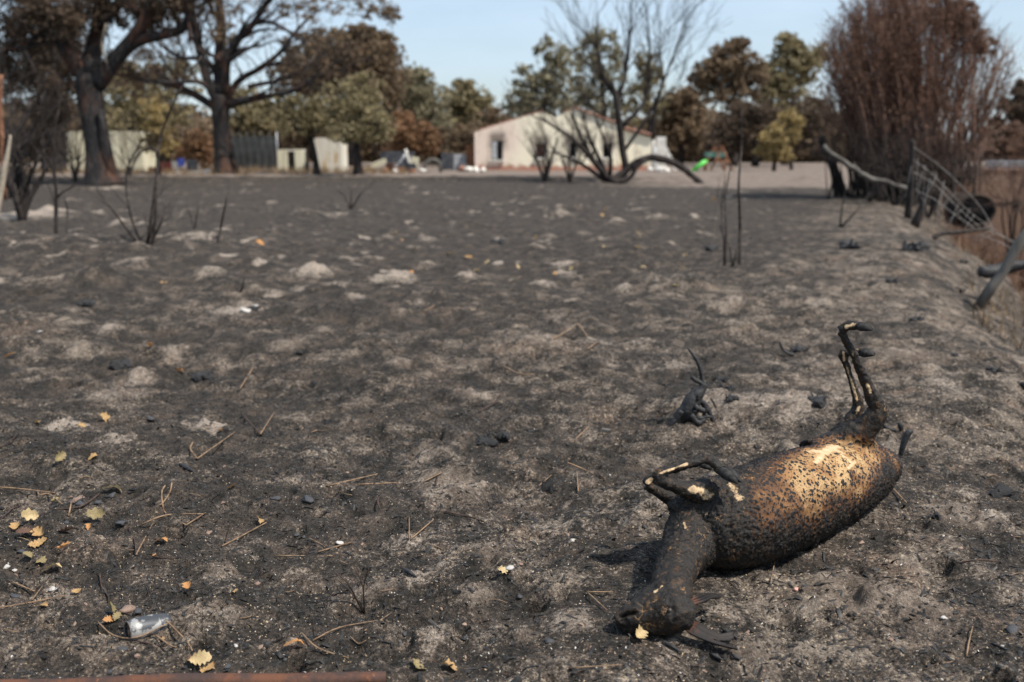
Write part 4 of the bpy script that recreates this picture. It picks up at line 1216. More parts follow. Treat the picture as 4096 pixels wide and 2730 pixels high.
for a in [(3184, 2362, 26, 'pink_stone', 'pink pebble on the soil in front of the body'), (2040, 2278, 30, 'white_stone', 'white stone chip beside the cream curled leaf'), (25, 2272, 30, 'white_stone', 'white ashy lump at the left edge'), (58, 2283, 20, 'white_stone', 'smaller white lump beside the left edge one'),
          (325, 2022, 36, 'flint', 'round dark flint under the cream leaf'), (392, 2014, 28, 'flint', 'grey flint right of the cream leaf'), (446, 1990, 44, 'flint', 'dark flat stone carrying the cream leaf'), (310, 2005, 52, 'pebble', 'flat brown stone left of the flints'), (265, 2097, 32, 'flint', 'oval dark flint above the green leaf'), (488, 2098, 40, 'flint', 'flat dark flint right of the green leaf'),
          (505, 2445, 58, 'pebble', 'rounded brown stone behind the can'), (550, 2455, 50, 'flint', 'dark flat stone behind the can'), (490, 2600, 36, 'flint', 'blue grey flint below the can'), (548, 2625, 22, 'pebble', 'tan pebble below the can'), (62, 2390, 34, 'flint', 'dark round flint low at left'), (212, 2360, 30, 'white_stone', 'white sliver of stone low at left'), (85, 2208, 28, 'flint', 'dark stone under the leaf heap'),
          (832, 2135, 26, 'pebble', 'tan pebble at the end of the bent needle'), (1030, 2340, 28, 'pebble', 'reddish stone right of the burrow'), (1186, 2142, 22, 'flint', 'shiny black flint on the dark soil'), (1212, 2153, 18, 'flint', 'grey flint beside the shiny black one'), (1358, 2175, 26, 'white_stone', 'small shiny white shard on dark soil'), (1233, 2005, 46, 'flint', 'flat blue black shard of slate'), (1105, 1997, 38, 'flint', 'flat dark shard left of the slate'),
          (1378, 2015, 18, 'flint', 'round black pebble right of the slate'), (1736, 2018, 16, 'pebble', 'ochre pebble on top of the sandy knoll'), (2290, 2163, 18, 'white_stone', 'small white pebble on the sandy streak'), (2080, 2258, 22, 'pebble', 'reddish pebble above the burrow in front'), (2080, 2388, 26, 'flint', 'grey flint shard in front of the burrow'), (2198, 2570, 36, 'flint', 'blue grey flint on the pale mound at the bottom'), (1860, 2555, 34, 'flint', 'flat blue grey flint near the bottom'), (1620, 2540, 22, 'flint', 'dark pebble near the pale sandy patch'),
          (1765, 2422, 16, 'pebble', 'tan pebble on the rounded knoll'), (1140, 2640, 22, 'flint', 'black round pebble under the orange leaf'), (910, 2668, 28, 'flint', 'dark stone by the leaf cluster'), (957, 2695, 24, 'pebble', 'pale brown stone by the end of the bar'), (945, 2585, 20, 'white_stone', 'white chip right of the can'), (3775, 2475, 26, 'white_stone', 'bright white chip low at right'), (3560, 2560, 26, 'pebble', 'small grey brown stone low at right'), (4050, 2525, 60, 'flint', 'grey blue stone at the right edge'),
          (1240, 1300, 0, '', ''), (440, 2690, 24, 'flint', 'dark pebble resting near the rusty bar'), (2705, 1295, 0, '', ''), (1023, 1226, 26, 'white_stone', 'white chip on the burnt tussock up the slope'), (985, 1250, 42, 'white_stone', 'pale stone at the foot of the burnt tussock'), (158, 1330, 20, 'white_stone', 'lone white chip on the left slope'), (600, 1672, 36, 'flint', 'flat grey shard on the black grass left of centre')]:
    if a[2]: stone(*a)
for (px, py, L, lab) in [(2690, 2598, 80, 'curved strip of charred bark in front of the muzzle'), (2870, 2640, 50, 'flat black chip in front of the ear'), (2945, 2640, 36, 'small black chip at the bottom right of the ear'), (1640, 2300, 56, 'charcoal splinter by the pale knolls'), (750, 1880, 60, 'narrow charred splinter left of the centre'), (2920, 2545, 70, 'thin charred strip behind the split ear')]:
    px_stick('charred_bark_strip', lab, 'bark strip', [(px - L * .5, py - L * .3), (px - L * .1, py - L * .06), (px + L * .45, py + L * .28)], [4, 10, 3], 'char', 'charred bark strips', 6, lift=.008)


LANDMARKS += [(1860, 1120, 'fifth mole hill from the left'), (1575, 1115, 'long pale ash heap'), (2165, 1137, 'flat mole hill under the yellow leaves'), (2495, 1150, 'rightmost pale mole hill'), (835, 1120, 'mottled mole hill at left'), (1240, 1110, 'round pale mole hill'),
              (2958, 950, 'tall thin dead stem'), (570, 2510, 'burnt can'), (2600, 2450, 'head of the deer'), (2640, 1930, 'folded forelegs of the deer'), (2740, 1640, 'burnt root'), (3550, 1850, 'rump of the deer'), (2000, 960, 'black hollow lump'), (2460, 900, 'pale knoll in the far field')]
for (o, kind, px, py, tr) in TOLABEL:
    lab = beside(kind, px, py, tr)
    if lab: o['label'] = lab


# ------------------------------------------------------------------ the can and the rusty bar
def build_can():
    a = G(520, 2552)
    r = .034
    A = Vector((a.x, a.y, a.z + r * .62)); B = A + Vector((.76, .64, -.08)) * .122
    d = (B - A).normalized(); A = A - d * .004
    t = empty('drink_can', 'burnt grey drink can lying half buried, opening to the left', 'can', (A.x, A.y, a.z))
    s = d.cross(Vector((0, 0, 1))).normalized(); u = s.cross(d)
    L = .118
    prof = [(0, .027), (.004, .0275), (.013, .033), (.02, .034), (.05, .034), (.08, .0335), (.10, .033), (L, .031)]
    nn = 40; vs, fs = [], []
    for i, (q, rr_) in enumerate(prof):
        for k in range(nn):
            an = 2 * math.pi * k / nn
            dent = 1 - .16 * sst(.04, .118, q) * max(0, math.sin(an)) ** 2 - .04 * math.sin(an * 3 + q * 60) * sst(.02, .06, q)
            vs.append(A + d * q + (s * math.cos(an) + u * math.sin(an) * dent) * rr_)
    for i in range(len(prof) - 1):
        for k in range(nn): fs.append((i * nn + k, i * nn + (k + 1) % nn, (i + 1) * nn + (k + 1) % nn, (i + 1) * nn + k))
    mb = MB(); mb.v = vs; mb.f = fs; mb.f.append(tuple((len(prof) - 1) * nn + k for k in range(nn)))
    m = NT('burnt_can', .5, .5)
    f1 = m.noise(22, 5, .6); f2 = m.noise(90, 4, .7); f3 = m.noise(14, 3)
    col = m.mix(m.mr(f1, .46, .54), (.060, .064, .070), (.34, .33, .31)); col = m.mix(m.mr(f2, .6, .75), col, (.16, .085, .05)); col = m.mix(m.mr(f3, .35, .45), (.05, .053, .06), col)
    m.b.inputs['Metallic'].default_value = .25
    mb.build('can_wall', m.done(col, m.bump(f2, .3, .001)), t)
    rim = MB()
    rim.tube([A + (s * math.cos(q) + u * math.sin(q)) * .0275 - d * .001 for q in np.linspace(0, 6.283, 33)], .0021, 6, cap=False)
    rim.build('rim', simple('can_rim', (.05, .045, .042), (.16, .14, .125), 60, .5, .1, .001, .5), t)
    # recessed lid with its drinking hole, and the tab
    lid = MB(); c0 = A + d * .006; ring = []
    for k in range(32):
        an = 2 * math.pi * k / 32
        lid.v.append(c0 + (s * math.cos(an) + u * math.sin(an)) * .0262)
    hc = c0 + u * .011
    for k in range(32):
        an = 2 * math.pi * k / 32
        lid.v.append(hc + (s * math.cos(an) * .0115 + u * math.sin(an) * .0095))
    for k in range(32): lid.f.append((k, (k + 1) % 32, 32 + (k + 1) % 32, 32 + k))
    lid.build('lid', simple('can_lid', (.075, .05, .04), (.19, .13, .10), 50, .55, .1, .001, .4), t)
    inn = MB(); inn.tube([c0 + d * .03, c0 + d * .031], .03, 24); inn.build('inside', M['dark_void'], t)  # dark disc closing the can behind the hole, shade given as colour
    tab = MB(); rot = Matrix((s, u, -d)).transposed()
    tab.box(c0 - u * .006 - d * .003, .0065, .0105, .0011, rot); tab.build('tab', simple('tab_rust', (.14, .085, .06), (.24, .15, .1), 70, .5, .1, .001, .4), t)
    tag(t, 'burnt grey drink can lying half buried, opening to the left', 'can')


build_can()
p0, p1 = G(-500, 2728), G(1560, 2728)
p0.y -= .095; p1.y -= .078
mb = MB()
pts = [p0.lerp(p1, k / 10) for k in range(11)]
for k, p in enumerate(pts): p.z = .035 + .004 * math.sin(k * 1.3)
bar_r = [.021] * 10 + [.016]
stube(mb, pts, bar_r, 10, 3)
o = mb.build('rusty_bar', M['rust'], loc=p1)
tag(o, 'rusty iron bar lying along the bottom left edge', 'iron bar')


# ------------------------------------------------------------------ the house
def build_house():
    Y = 62.0
    base = Vector((P(1899, 687, Y).x, Y, H(P(1899, 687, Y).x, Y)))
    t = empty('house', 'burnt out cream bungalow with a low gable and empty windows', 'house', base)
    m = mpp(Y)
    ang = R(1.6)
    ex = Vector((math.cos(ang), math.sin(ang), 0)); ey = Vector((-math.sin(ang), math.cos(ang), 0))     # along the front, and back into the house
    # heights above base (m) in front plane, u measured along front
    def U(px): return (px - 1899) * m / math.cos(ang) * 1.0
    def Hh(py): return (690 - py) * m
    top = [(1899, 543), (1960, 524), (2040, 500), (2110, 478), (2165, 466), (2195, 478), (2216, 486), (2250, 470), (2286, 455), (2350, 474), (2467, 519)]
    hu = [U(a) for a, _ in top]; hz = [Hh(b) for _, b in top]
    wins = [(1965, 2010, 650, 575), (2137, 2178, 641, 585), (2270, 2300, 640, 582), (2402, 2440, 641, 585)]
    cuts = sorted(set(hu + [U(a) for w_ in wins for a in w_[:2]]))
    wall = MB()
    TH = .28

    def piece(u0, u1, z0a, z0b, z1a, z1b):
        poly = [base + ex * u0 + Vector((0, 0, z0a)), base + ex * u1 + Vector((0, 0, z0b)), base + ex * u1 + Vector((0, 0, z1b)), base + ex * u0 + Vector((0, 0, z1a))]
        wall.prism(poly, ey, 0, TH)
    for u0, u1 in zip(cuts[:-1], cuts[1:]):
        if u1 - u0 < 1e-5: continue
        ta, tb = float(np.interp(u0, hu, hz)), float(np.interp(u1, hu, hz))
        mid = (u0 + u1) / 2
        wq = [w_ for w_ in wins if U(w_[0]) < mid < U(w_[1])]
        if wq:
            piece(u0, u1, -.2, -.2, Hh(wq[0][2]), Hh(wq[0][2])); piece(u0, u1, Hh(wq[0][3]), Hh(wq[0][3]), ta, tb)
        else: piece(u0, u1, -.2, -.2, ta, tb)
    W = hu[-1]
    # right wing front, set back a little
    w2 = [(U(2467), U(2600), Hh(528), Hh(562))]
    poly = [base + ex * (W + .002) + ey * .5 + Vector((0, 0, -.2)), base + ex * w2[0][1] + ey * .5 + Vector((0, 0, -.2)), base + ex * w2[0][1] + ey * .5 + Vector((0, 0, w2[0][3])), base + ex * (W + .002) + ey * .5 + Vector((0, 0, w2[0][2]))]
    wall.prism(poly, ey, 0, TH)
    # side and rear walls
    D = 8.0
    for (uu, zz) in ((0.0, hz[0]), (W - TH, hz[-1])):
        a = base + ex * uu + ey * (TH + .003)
        wall.prism([a + Vector((0, 0, -.2)), a + ex * TH + Vector((0, 0, -.2)), a + ex * TH + Vector((0, 0, zz)), a + Vector((0, 0, zz))], ey, 0, D)
    a = base + ex * (w2[0][1] - TH) + ey * (.5 + TH + .003)
    wall.prism([a + Vector((0, 0, -.2)), a + ex * TH + Vector((0, 0, -.2)), a + ex * TH + Vector((0, 0, w2[0][3])), a + Vector((0, 0, w2[0][3]))], ey, 0, D - 1)
    a = base + ey * (D + TH + .006)
    wall.prism([a + Vector((0, 0, -.2)), a + ex * W + Vector((0, 0, -.2)), a + ex * W + Vector((0, 0, 2.3)), a + ex * W * .55 + Vector((0, 0, 3.4)), a + Vector((0, 0, 2.2))], ey, 0, TH)
    n = NT('cream_render', .9, .15)
    sx = n.n('SeparateXYZ'); n.put(sx.inputs[0], n.co)
    f1 = n.noise(.8, 5, .6); f2 = n.noise(3.5, 5, .65)
    px_ = n.math('ADD', sx.outputs[0], n.math('MULTIPLY', n.math('SUBTRACT', f1, .5), 3.0))
    col = n.mix(n.mr(px_, 1.9, 3.3), (.74, .61, .51), (.82, .75, .58))
    zb = n.math('ADD', sx.outputs[2], n.math('MULTIPLY', n.math('SUBTRACT', f2, .5), .9))
    col = n.mix(n.mr(zb, .18, .42, 1, 0), col, (.40, .20, .14))
    col = n.mix(n.mr(f1, .62, .78), col, (.42, .36, .26))
    f5 = n.noise(1.3, 6, .7, n.stretch((1.6, 1, .45))); col = n.mix(n.mr(f5, .50, .72, 0, .85), col, (.33, .28, .21))
    for cx_ in (1.39, 4.0, 6.05, 8.25):
        ax_ = n.math('ABSOLUTE', n.math('SUBTRACT', n.math('ADD', sx.outputs[0], n.math('MULTIPLY', n.math('SUBTRACT', f2, .5), .8)), cx_))
        az_ = n.math('ABSOLUTE', n.math('SUBTRACT', n.math('ADD', sx.outputs[2], n.math('MULTIPLY', n.math('SUBTRACT', f1, .5), .9)), 1.75))
        so_ = n.math('MULTIPLY', n.mr(ax_, .25, .75, 1, 0), n.mr(az_, .15, .85, 1, 0))
        col = n.mix(n.math('MULTIPLY', so_, .8), col, (.09, .07, .058))
    wo_ = wall.build('wall', n.done(col, n.bump(f2, .2, .01)), t, smooth=False)
    # windows: dark frames, one half shutter hanging
    for i, (a, b, lo, hi) in enumerate(wins):
        u0, u1, z0, z1 = U(a), U(b), Hh(lo), Hh(hi)
        fr = MB(); rot = Matrix((ex, ey, Vector((0, 0, 1)))).transposed()
        cx = base + ex * (u0 + u1) / 2 + ey * .12
        for uu in (u0 + .04, u1 - .04): fr.box(base + ex * uu + ey * .12 + Vector((0, 0, (z0 + z1) / 2)), .04, .035, (z1 - z0) / 2, rot)
        fr.box(cx + Vector((0, 0, z1 - .04)), (u1 - u0) / 2 - .082, .035, .04, rot); fr.box(cx + Vector((0, 0, z0 + .04)), (u1 - u0) / 2 - .082, .035, .04, rot)
        w_ = fr.build('window', M['sheet_dark'], t, smooth=False)
        sl = MB(); sl.box(base + ex * (u0 + u1) / 2 - ey * .06 + Vector((0, 0, z0 - .05)), (u1 - u0) / 2 + .08, .1, .045, rot); sl.build('sill', M['white_paint'], w_, smooth=False)
        if i == 0:
            sh = MB(); sh.box(base + ex * (u0 + (u1 - u0) * .27) + ey * .06 + Vector((0, 0, (z0 + z1) / 2)), (u1 - u0) * .20, .03, (z1 - z0) / 2 - .06, rot); sh.build('shutter', M['metal_grey'], w_, smooth=False)
        if i == 1:
            sh = MB(); sh.box(base + ex * (u0 + u1) / 2 + ey * .9 + Vector((0, 0, (z0 + z1) / 2)), (u1 - u0) * .8, .05, (z1 - z0) / 2 + .3, rot); sh.build('inner_panel', M['brick_red'], w_, smooth=False)
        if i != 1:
            sh = MB(); sh.box(base + ex * (u0 + u1) / 2 + ey * 1.2 + Vector((0, 0, (z0 + z1) / 2)), (u1 - u0) * .9, .05, (z1 - z0) / 2 + .4, rot); sh.build('inner_panel', M['dark_void'], w_, smooth=False)  # dark panel added behind the opening, its colour standing for indoor shade
    # rubble line and charred inside
    ins = MB(); ins.box(base + ex * W / 2 + ey * 4 + Vector((0, 0, .3)), W / 2 - .4, 3.5, .5, Matrix((ex, ey, Vector((0, 0, 1)))).transposed()); ins.build('collapsed_roof_heap', M['dark_void'], t, smooth=False)
    # roof edge tiles left along the rake of the gable
    tm = MB()
    nn = 7
    prof = [(math.cos(a), math.sin(a)) for a in np.linspace(0, math.pi, nn)]
    for q in (0, 1):
        for (c_, s_) in prof: tm.v.append(Vector(((q - .5) * .42, c_ * (.11 - .02 * q), s_ * (.09 - .015 * q))))
        for (c_, s_) in reversed(prof): tm.v.append(Vector(((q - .5) * .42, c_ * (.09 - .02 * q), s_ * (.07 - .015 * q))))
    k2 = nn * 2
    for j in range(k2): tm.f.append((j, (j + 1) % k2, k2 + (j + 1) % k2, k2 + j))
    tm.f.append(tuple(reversed(range(k2)))); tm.f.append(tuple(k2 + j for j in range(k2)))
    tme = bpy.data.meshes.new('roof_tile'); tme.from_pydata([tuple(v) for v in tm.v], [], tm.f); tme.update(); tme.materials.append(M['brick_red'])
    rof = MB()      # what is left of the roof deck on the right slope
    for (ia, ib, dpt) in ((8, 10, 2.6),):
        a, b = base + ex * (hu[ia] + .15) + Vector((0, 0, hz[ia] + .01)), base + ex * (hu[ib] + .2) + Vector((0, 0, hz[ib] + .01))
        nrm = (b - a).cross(ey).normalized(); nrm = -nrm if nrm.z < 0 else nrm
        rof.prism([a, b, b + nrm * .07, a + nrm * .07], ey, -.1, dpt)
    a, b = base + ex * (hu[-1] + .05) + ey * .4 + Vector((0, 0, w2[0][2] + .02)), base + ex * (w2[0][1] + .15) + ey * .4 + Vector((0, 0, w2[0][3] + .02))
    rof.prism([a, b, b + Vector((0, 0, .07)), a + Vector((0, 0, .07))], ey, -.1, 3)
    roof = rof.build('roof', M['rust_wood'], t, smooth=False)
    def tiles(a, b, rows, lift, skip=0.0, d0=-.05):
        L = (b - a).length; d = (b - a).normalized(); n_ = int(L / .36)
        for r_ in range(rows):
            for k in range(n_):
                if rnd.random() < skip: continue
                o = bpy.data.objects.new('roof_tile', tme); COL.objects.link(o); o.parent = roof
                p = a + d * (.2 + k * .36) + ey * (d0 + r_ * .23) + Vector((0, 0, lift + rnd.uniform(-.015, .02)))
                o.location = p - base
                sl = math.atan2(d.z, math.hypot(d.x, d.y))
                o.rotation_euler = (rnd.uniform(-.05, .05), -sl + rnd.uniform(-.05, .05), ang + rnd.uniform(-.06, .06))
    g = lambda i: base + ex * hu[i] + Vector((0, 0, hz[i]))
    tiles(g(0), g(4), 1, .02, .05, .1); tiles(g(7), g(8), 1, .02, .4, .1); tiles(g(8) + ex * .1, g(10), 9, .09, .05); tiles(a, b, 8, .09, .08)
    return t, base, ex, ey


house, hb, hex_, hey = build_house()
hy = 61


def thingbox(name, label, cat, parts, loc, group=None):
    """parts: (part name, material, [(centre, hx, hy, hz, rotation matrix)])"""
    t = empty(name, label, cat, loc, group)
    for (pn, mt, bx) in parts:
        mb = MB()
        for b in bx: mb.box(*b)
        mb.build(pn, M[mt], t, smooth=False)
    return t


def rotm(a, axis='Z'): return Matrix.Rotation(a, 3, axis)


# ruined bits beside the house: broken white wall, ladder-like board, white scraps
def at(px, py, Y): return P(px, py, Y)


c = at(2642, 640, 63); z0 = H(c.x, 63)
thingbox('broken_wall', 'broken white wall stub at the right end of the house', 'wall', [('wall', 'white_paint', [(Vector((c.x, 63, z0 + 1.0)), .30, .14, 1.05), (Vector((c.x - .38, 63.1, z0 + .75)), .08, .14, .8)])], (c.x, 63, z0))
c = at(2680, 640, 62)
thingbox('leaning_board', 'white board leaning against the broken wall', 'board', [('board', 'white_paint', [(Vector((c.x, 62, H(c.x, 62) + .75)), .12, .05, .82, rotm(-.5, 'Y'))])], (c.x, 62, H(c.x, 62)))
for k, (px, py, s, lab) in enumerate([(2602, 689, 12, 'round white scrap on the ground before the house corner'), (2640, 670, 16, 'pale rubble lump by the broken wall'), (2665, 680, 13, 'white rubble lump right of the broken wall'), (2625, 690, 9, 'small grey rubble lump by the house corner'), (1875, 682, 16, 'pale rubble at the left foot of the house'), (1905, 690, 14, 'cream rubble under the pink wall'), (1845, 680, 14, 'orange brick rubble left of the house'), (1930, 688, 10, 'small rubble under the first window')]):
    o = stone(px, 700, s * 2, 'brick_red' if 'orange' in lab else 'white_paint', lab, 'rubble_lump'); x = at(px, py, 58.5); o.location = (x.x, 58.5, H(x.x, 58.5) + .1); o.scale = tuple(s * mpp(58.5) * q for q in (1.2, 1, .9)); o['category'] = 'rubble'; o['group'] = 'rubble around the house'
for px, a in ((2612, .1), (2622, -.15)):
    x = at(px, 600, 61.5)
    px_stick('broken_post', 'white broken post standing at the right corner of the house' if px == 2612 else 'grey broken post beside the white one', 'post', [(px, 692), (px + a * 20, 560 + (px - 2612) * 3)], 5, 'white_paint' if px == 2612 else 'metal_grey', Y=61.5)
c = at(1885, 640, 64); thingbox('rust_door', 'rust red sheet standing left of the house', 'door', [('panel', 'rust_wood', [(Vector((c.x, 64, H(c.x, 64) + .7)), .28, .04, .8)])], (c.x, 64, H(c.x, 64)))


# ------------------------------------------------------------------ sheds, net, scrap heaps at left
def shed(name, label, px0, px1, py0, Y, mat, ribs, depth=2.2, chop=.0, gap=None):
    a, b = at(px0, 680, Y), at(px1, 680, Y); z0 = H(a.x, Y) - .05
    top = at(px0, py0, Y).z
    t = empty(name, label, 'shed', (a.x, Y, z0), 'cream sheds at the back of the yard')
    n = ribs; wd = (b.x - a.x) / n
    for k in range(n):
        if gap and gap[0] <= k < gap[1]: continue
        mb = MB(); x0 = a.x + k * wd
        ed = min(k, n - 1 - k)
        dz = chop * (1 if ed == 0 else .25 if ed == 1 else 0)
        mb.box(Vector((x0 + wd * .5, Y + .02 * (k % 2), (z0 + top - dz) / 2)), wd * .46, .05, (top - dz - z0) / 2)
        mb.build('panel', M[mat], t, smooth=False)
    mb = MB()
    mb.box(Vector(((a.x + b.x) / 2, Y + depth / 2 + .1, (z0 + top - .15) / 2)), (b.x - a.x) / 2 - .04, depth / 2, (top - .15 - z0) / 2)
    mb.build('body', M[mat if not gap else 'dark_void'], t, smooth=False)
    mb = MB(); mb.box(Vector(((a.x + b.x) / 2, Y + depth / 2, top - .06)), (b.x - a.x) / 2 - .15, depth / 2 - .1, .05); mb.build('roof', M['white_paint'], t, smooth=False)
    return t


shed('cream_shed', 'wide cream panelled shed behind the thick oak trunk', 275, 576, 526, 60, 'cream_panel', 14, 2.4, .12)
shed('cream_shed', 'small broken shed with a dark gap in its boards', 1112, 1222, 598, 61, 'cream_panel', 8, 1.2, .05, (3, 5))
shed('cream_shed', 'white shed with rust streaks behind the leaning trunk', 1255, 1372, 551, 60, 'rust_streak', 7, 2.0, .1)

a, b = at(935, 670, 66), at(1112, 670, 66); z0 = H(a.x, 66)
t = empty('net_fence', 'dark blue grey net fence between the trunks', 'fence', (a.x, 66, z0))
for k in range(7):
    x = a.x + (b.x - a.x) * k / 6
    mb = MB(); mb.tube([(x, 66, z0 - .1), (x, 66, z0 + 2.5)], .04, 6); mb.build('post', M['metal_grey' if k == 6 else 'net'], t)
    if k < 6: mb = MB(); mb.box(Vector((x + (b.x - a.x) / 12, 66.02, z0 + 1.15)), (b.x - a.x) / 12 - .045, .012, 1.05); mb.build('net_panel', M['net'], t, smooth=False)

SCR = [('scrap_board', 'white slab lying on the ground left of the second oak', 'board', 755, 692, 54, .9, .25, .05, 0, 'white_paint'), ('scrap_board', 'long pale board on the ground beside the white slab', 'board', 800, 688, 56, .55, .2, .06, .1, 'white_paint'),
       ('scrap_crate', 'red crate by the sapling near the sheds', 'crate', 660, 672, 57, .35, .3, .3, .2, 'red_plastic'), ('scrap_crate', 'low red box left of the sapling', 'crate', 618, 688, 57, .25, .2, .14, -.1, 'red_plastic'),
       ('scrap_barrel', 'blue plastic tub among the scrap', 'tub', 724, 650, 58, .17, .17, .22, .2, 'blue_plastic'), ('scrap_box', 'white box under the blue tub', 'box', 700, 668, 58, .2, .2, .3, .1, 'white_paint'), ('scrap_box', 'dark grey box right of the blue tub', 'box', 768, 660, 58, .3, .3, .28, .3, 'sheet_dark'),
       ('scrap_board', 'tilted cream board in the scrap heap', 'board', 1515, 655, 58, .45, .05, .16, .0, 'cream_panel'), ('scrap_sheet', 'dark burnt sheet at the back of the scrap heap', 'sheet metal', 1590, 630, 60, 1.0, .05, .35, .0, 'sheet_dark'), ('scrap_sheet', 'grey blue bent sheet low in the scrap heap', 'sheet metal', 1630, 668, 58, .5, .1, .2, .0, 'sheet_dark'),
       ('scrap_board', 'cream panel at the right of the scrap heap', 'board', 1658, 652, 58, .22, .05, .33, .0, 'cream_panel'), ('scrap_drum', 'rusty drum low in the scrap heap', 'drum', 1560, 672, 57, .22, .22, .26, .0, 'rust'), ('scrap_board', 'reddish box at the foot of the scrap heap', 'box', 1600, 680, 56, .25, .2, .14, .2, 'rust_wood'),
       ('scrap_sheet', 'grey panel leaning left of the house', 'panel', 1790, 655, 64, .4, .05, .55, .0, 'sheet_dark'), ('scrap_sheet', 'second grey panel leaning left of the house', 'panel', 1838, 650, 64.3, .4, .05, .5, .0, 'metal_grey')]
for (nm, lab, cat, px, py, Y, hx, hy_, hz_, an, mt) in SCR:
    c = at(px, py, Y); z = H(c.x, Y)
    mb = MB()
    tilt = rotm({'tilted cream board in the scrap heap': -.35, 'cream panel at the right of the scrap heap': .2}.get(lab, rnd.uniform(-.06, .06)), 'Y') @ rotm(an)
    zc = max(c.z, z + hz_ * .9)
    mb.box(Vector((c.x, Y, zc)), hx, hy_, hz_, tilt); mb.box(Vector((c.x, Y - .01, zc + hz_ * .5)), hx * 1.03, hy_ * 1.05, hz_ * .06, tilt); mb.box(Vector((c.x, Y - .01, zc - hz_ * .4)), hx * 1.02, hy_ * 1.04, hz_ * .07, tilt)
    tag(mb.build(nm, M[mt], loc=(c.x, Y, z), smooth=False), lab, cat, 'burnt scrap in the yard')
px_stick('scrap_pole', 'pale pole sticking out of the scrap heap', 'pole', [(1648, 690), (1622, 598)], 6, 'white_paint', 'burnt scrap in the yard', Y=58)
px_stick('scrap_pole', 'grey blue pole leaning across the scrap heap', 'pole', [(1572, 690), (1622, 618)], 5, 'metal_grey', 'burnt scrap in the yard', Y=58)
px_stick('scrap_arch', 'pale bent hoop at the right of the scrap heap', 'hoop', [(1700, 685), (1703, 655), (1728, 640), (1755, 650), (1764, 690)], 8, 'wood_grey', 'burnt scrap in the yard', Y=57)
for k, (px, py, s, lab) in enumerate([(1545, 685, 14, 'orange brown rubble before the scrap heap'), (1650, 690, 12, 'red brown rubble at the foot of the scrap heap'), (1690, 684, 10, 'pale rubble by the hoop'), (830, 690, 10, 'pale rubble left of the second oak'), (1580, 690, 10, 'pale lump before the drum')]):
    o = stone(px, 700, s * 2, 'rust_wood' if 'brown' in lab else 'white_paint', lab, 'rubble_lump'); x = at(px, py, 55); o.location = (x.x, 55, H(x.x, 55) + .08); o.scale = tuple(s * mpp(55) * q for q in (1.3, 1, .8)); o['category'] = 'rubble'; o['group'] = 'rubble in the yard'

# playground: swing frame, teal board, green slide
Y = 60; c = at(2885, 690, Y); z0 = H(c.x, Y)
t = empty('swing_frame', 'rust brown timber swing frame by the green slide', 'swing', (c.x, Y, z0))
top = Vector((c.x, Y, at(2885, 588, Y).z))
for dx in (-.68, .72):
    for dy in (0, 2.4):
        mb = MB(); mb.tube([(c.x + dx, Y + dy, z0 - .1), top + Vector((0, dy, 0))], .055, 6); mb.build('leg', M['rust_wood'], t)
mb = MB(); mb.tube([top - Vector((0, .2, 0)), top + Vector((0, 2.6, 0))], .055, 6); mb.build('crossbar', M['rust_wood'], t)
mb = MB(); mb.tube([(c.x - .45, Y - .06, z0 + .55), (c.x + .45, Y - .06, z0 + .55)], .05, 6); mb.build('brace', M['rust_wood'], t)
thingbox('play_board', 'teal board platform beside the swing frame', 'platform', [('board', 'teal', [(Vector((c.x - .15, Y + 1.2, z0 + .95)), .6, .4, .15)]), ('leg', 'rust_wood', [(Vector((c.x - .72, Y + .9, z0 + .38)), .05, .05, .42)]), ('leg', 'rust_wood', [(Vector((c.x + .4, Y + .9, z0 + .38)), .05, .05, .42)])], (c.x - .15, Y + 1, z0))
s1, s0 = at(2824, 650, Y), at(2772, 690, Y)
t = empty('slide', 'bright green plastic slide on the far yard', 'slide', (s0.x, Y, z0))
d = (s1 - s0).normalized(); mb = MB(); up = Vector((0, 1, 0)).cross(d).normalized(); up = -up if up.z < 0 else up
q = [s0 + Vector((0, -.3, 0)), s0 + Vector((0, .3, 0)), s1 + Vector((0, .3, 0)), s1 + Vector((0, -.3, 0))]
mb.prism(q, up, 0, .06); mb.build('chute', M['green_plastic'], t, smooth=False)
for sy in (-.33, .33):
    mb = MB(); mb.tube([s0 + Vector((0, sy, .1)), s1 + Vector((0, sy, .1))], .09, 8); mb.build('side_rail', M['green_plastic'], t)
mb = MB(); mb.tube([Vector((s1.x, Y, z0 - .1)), s1], .05, 6); mb.build('support', M['rust_wood'], t)


def roughen(o, amp, fq):
    me = o.data; n = len(me.vertices); V = np.empty(n * 3, np.float32); me.vertices.foreach_get('co', V); V = V.reshape(-1, 3)
    W = V * fq
    me.vertices.foreach_set('co', (V + amp * np.stack([fbm(W[:, 0], W[:, 1], 2, 1, W[:, 2]), fbm(W[:, 0] + 50, W[:, 1], 2, 2, W[:, 2]), fbm(W[:, 0], W[:, 1] + 50, 2, 3, W[:, 2])], 1)).astype(np.float32).ravel()); me.update()


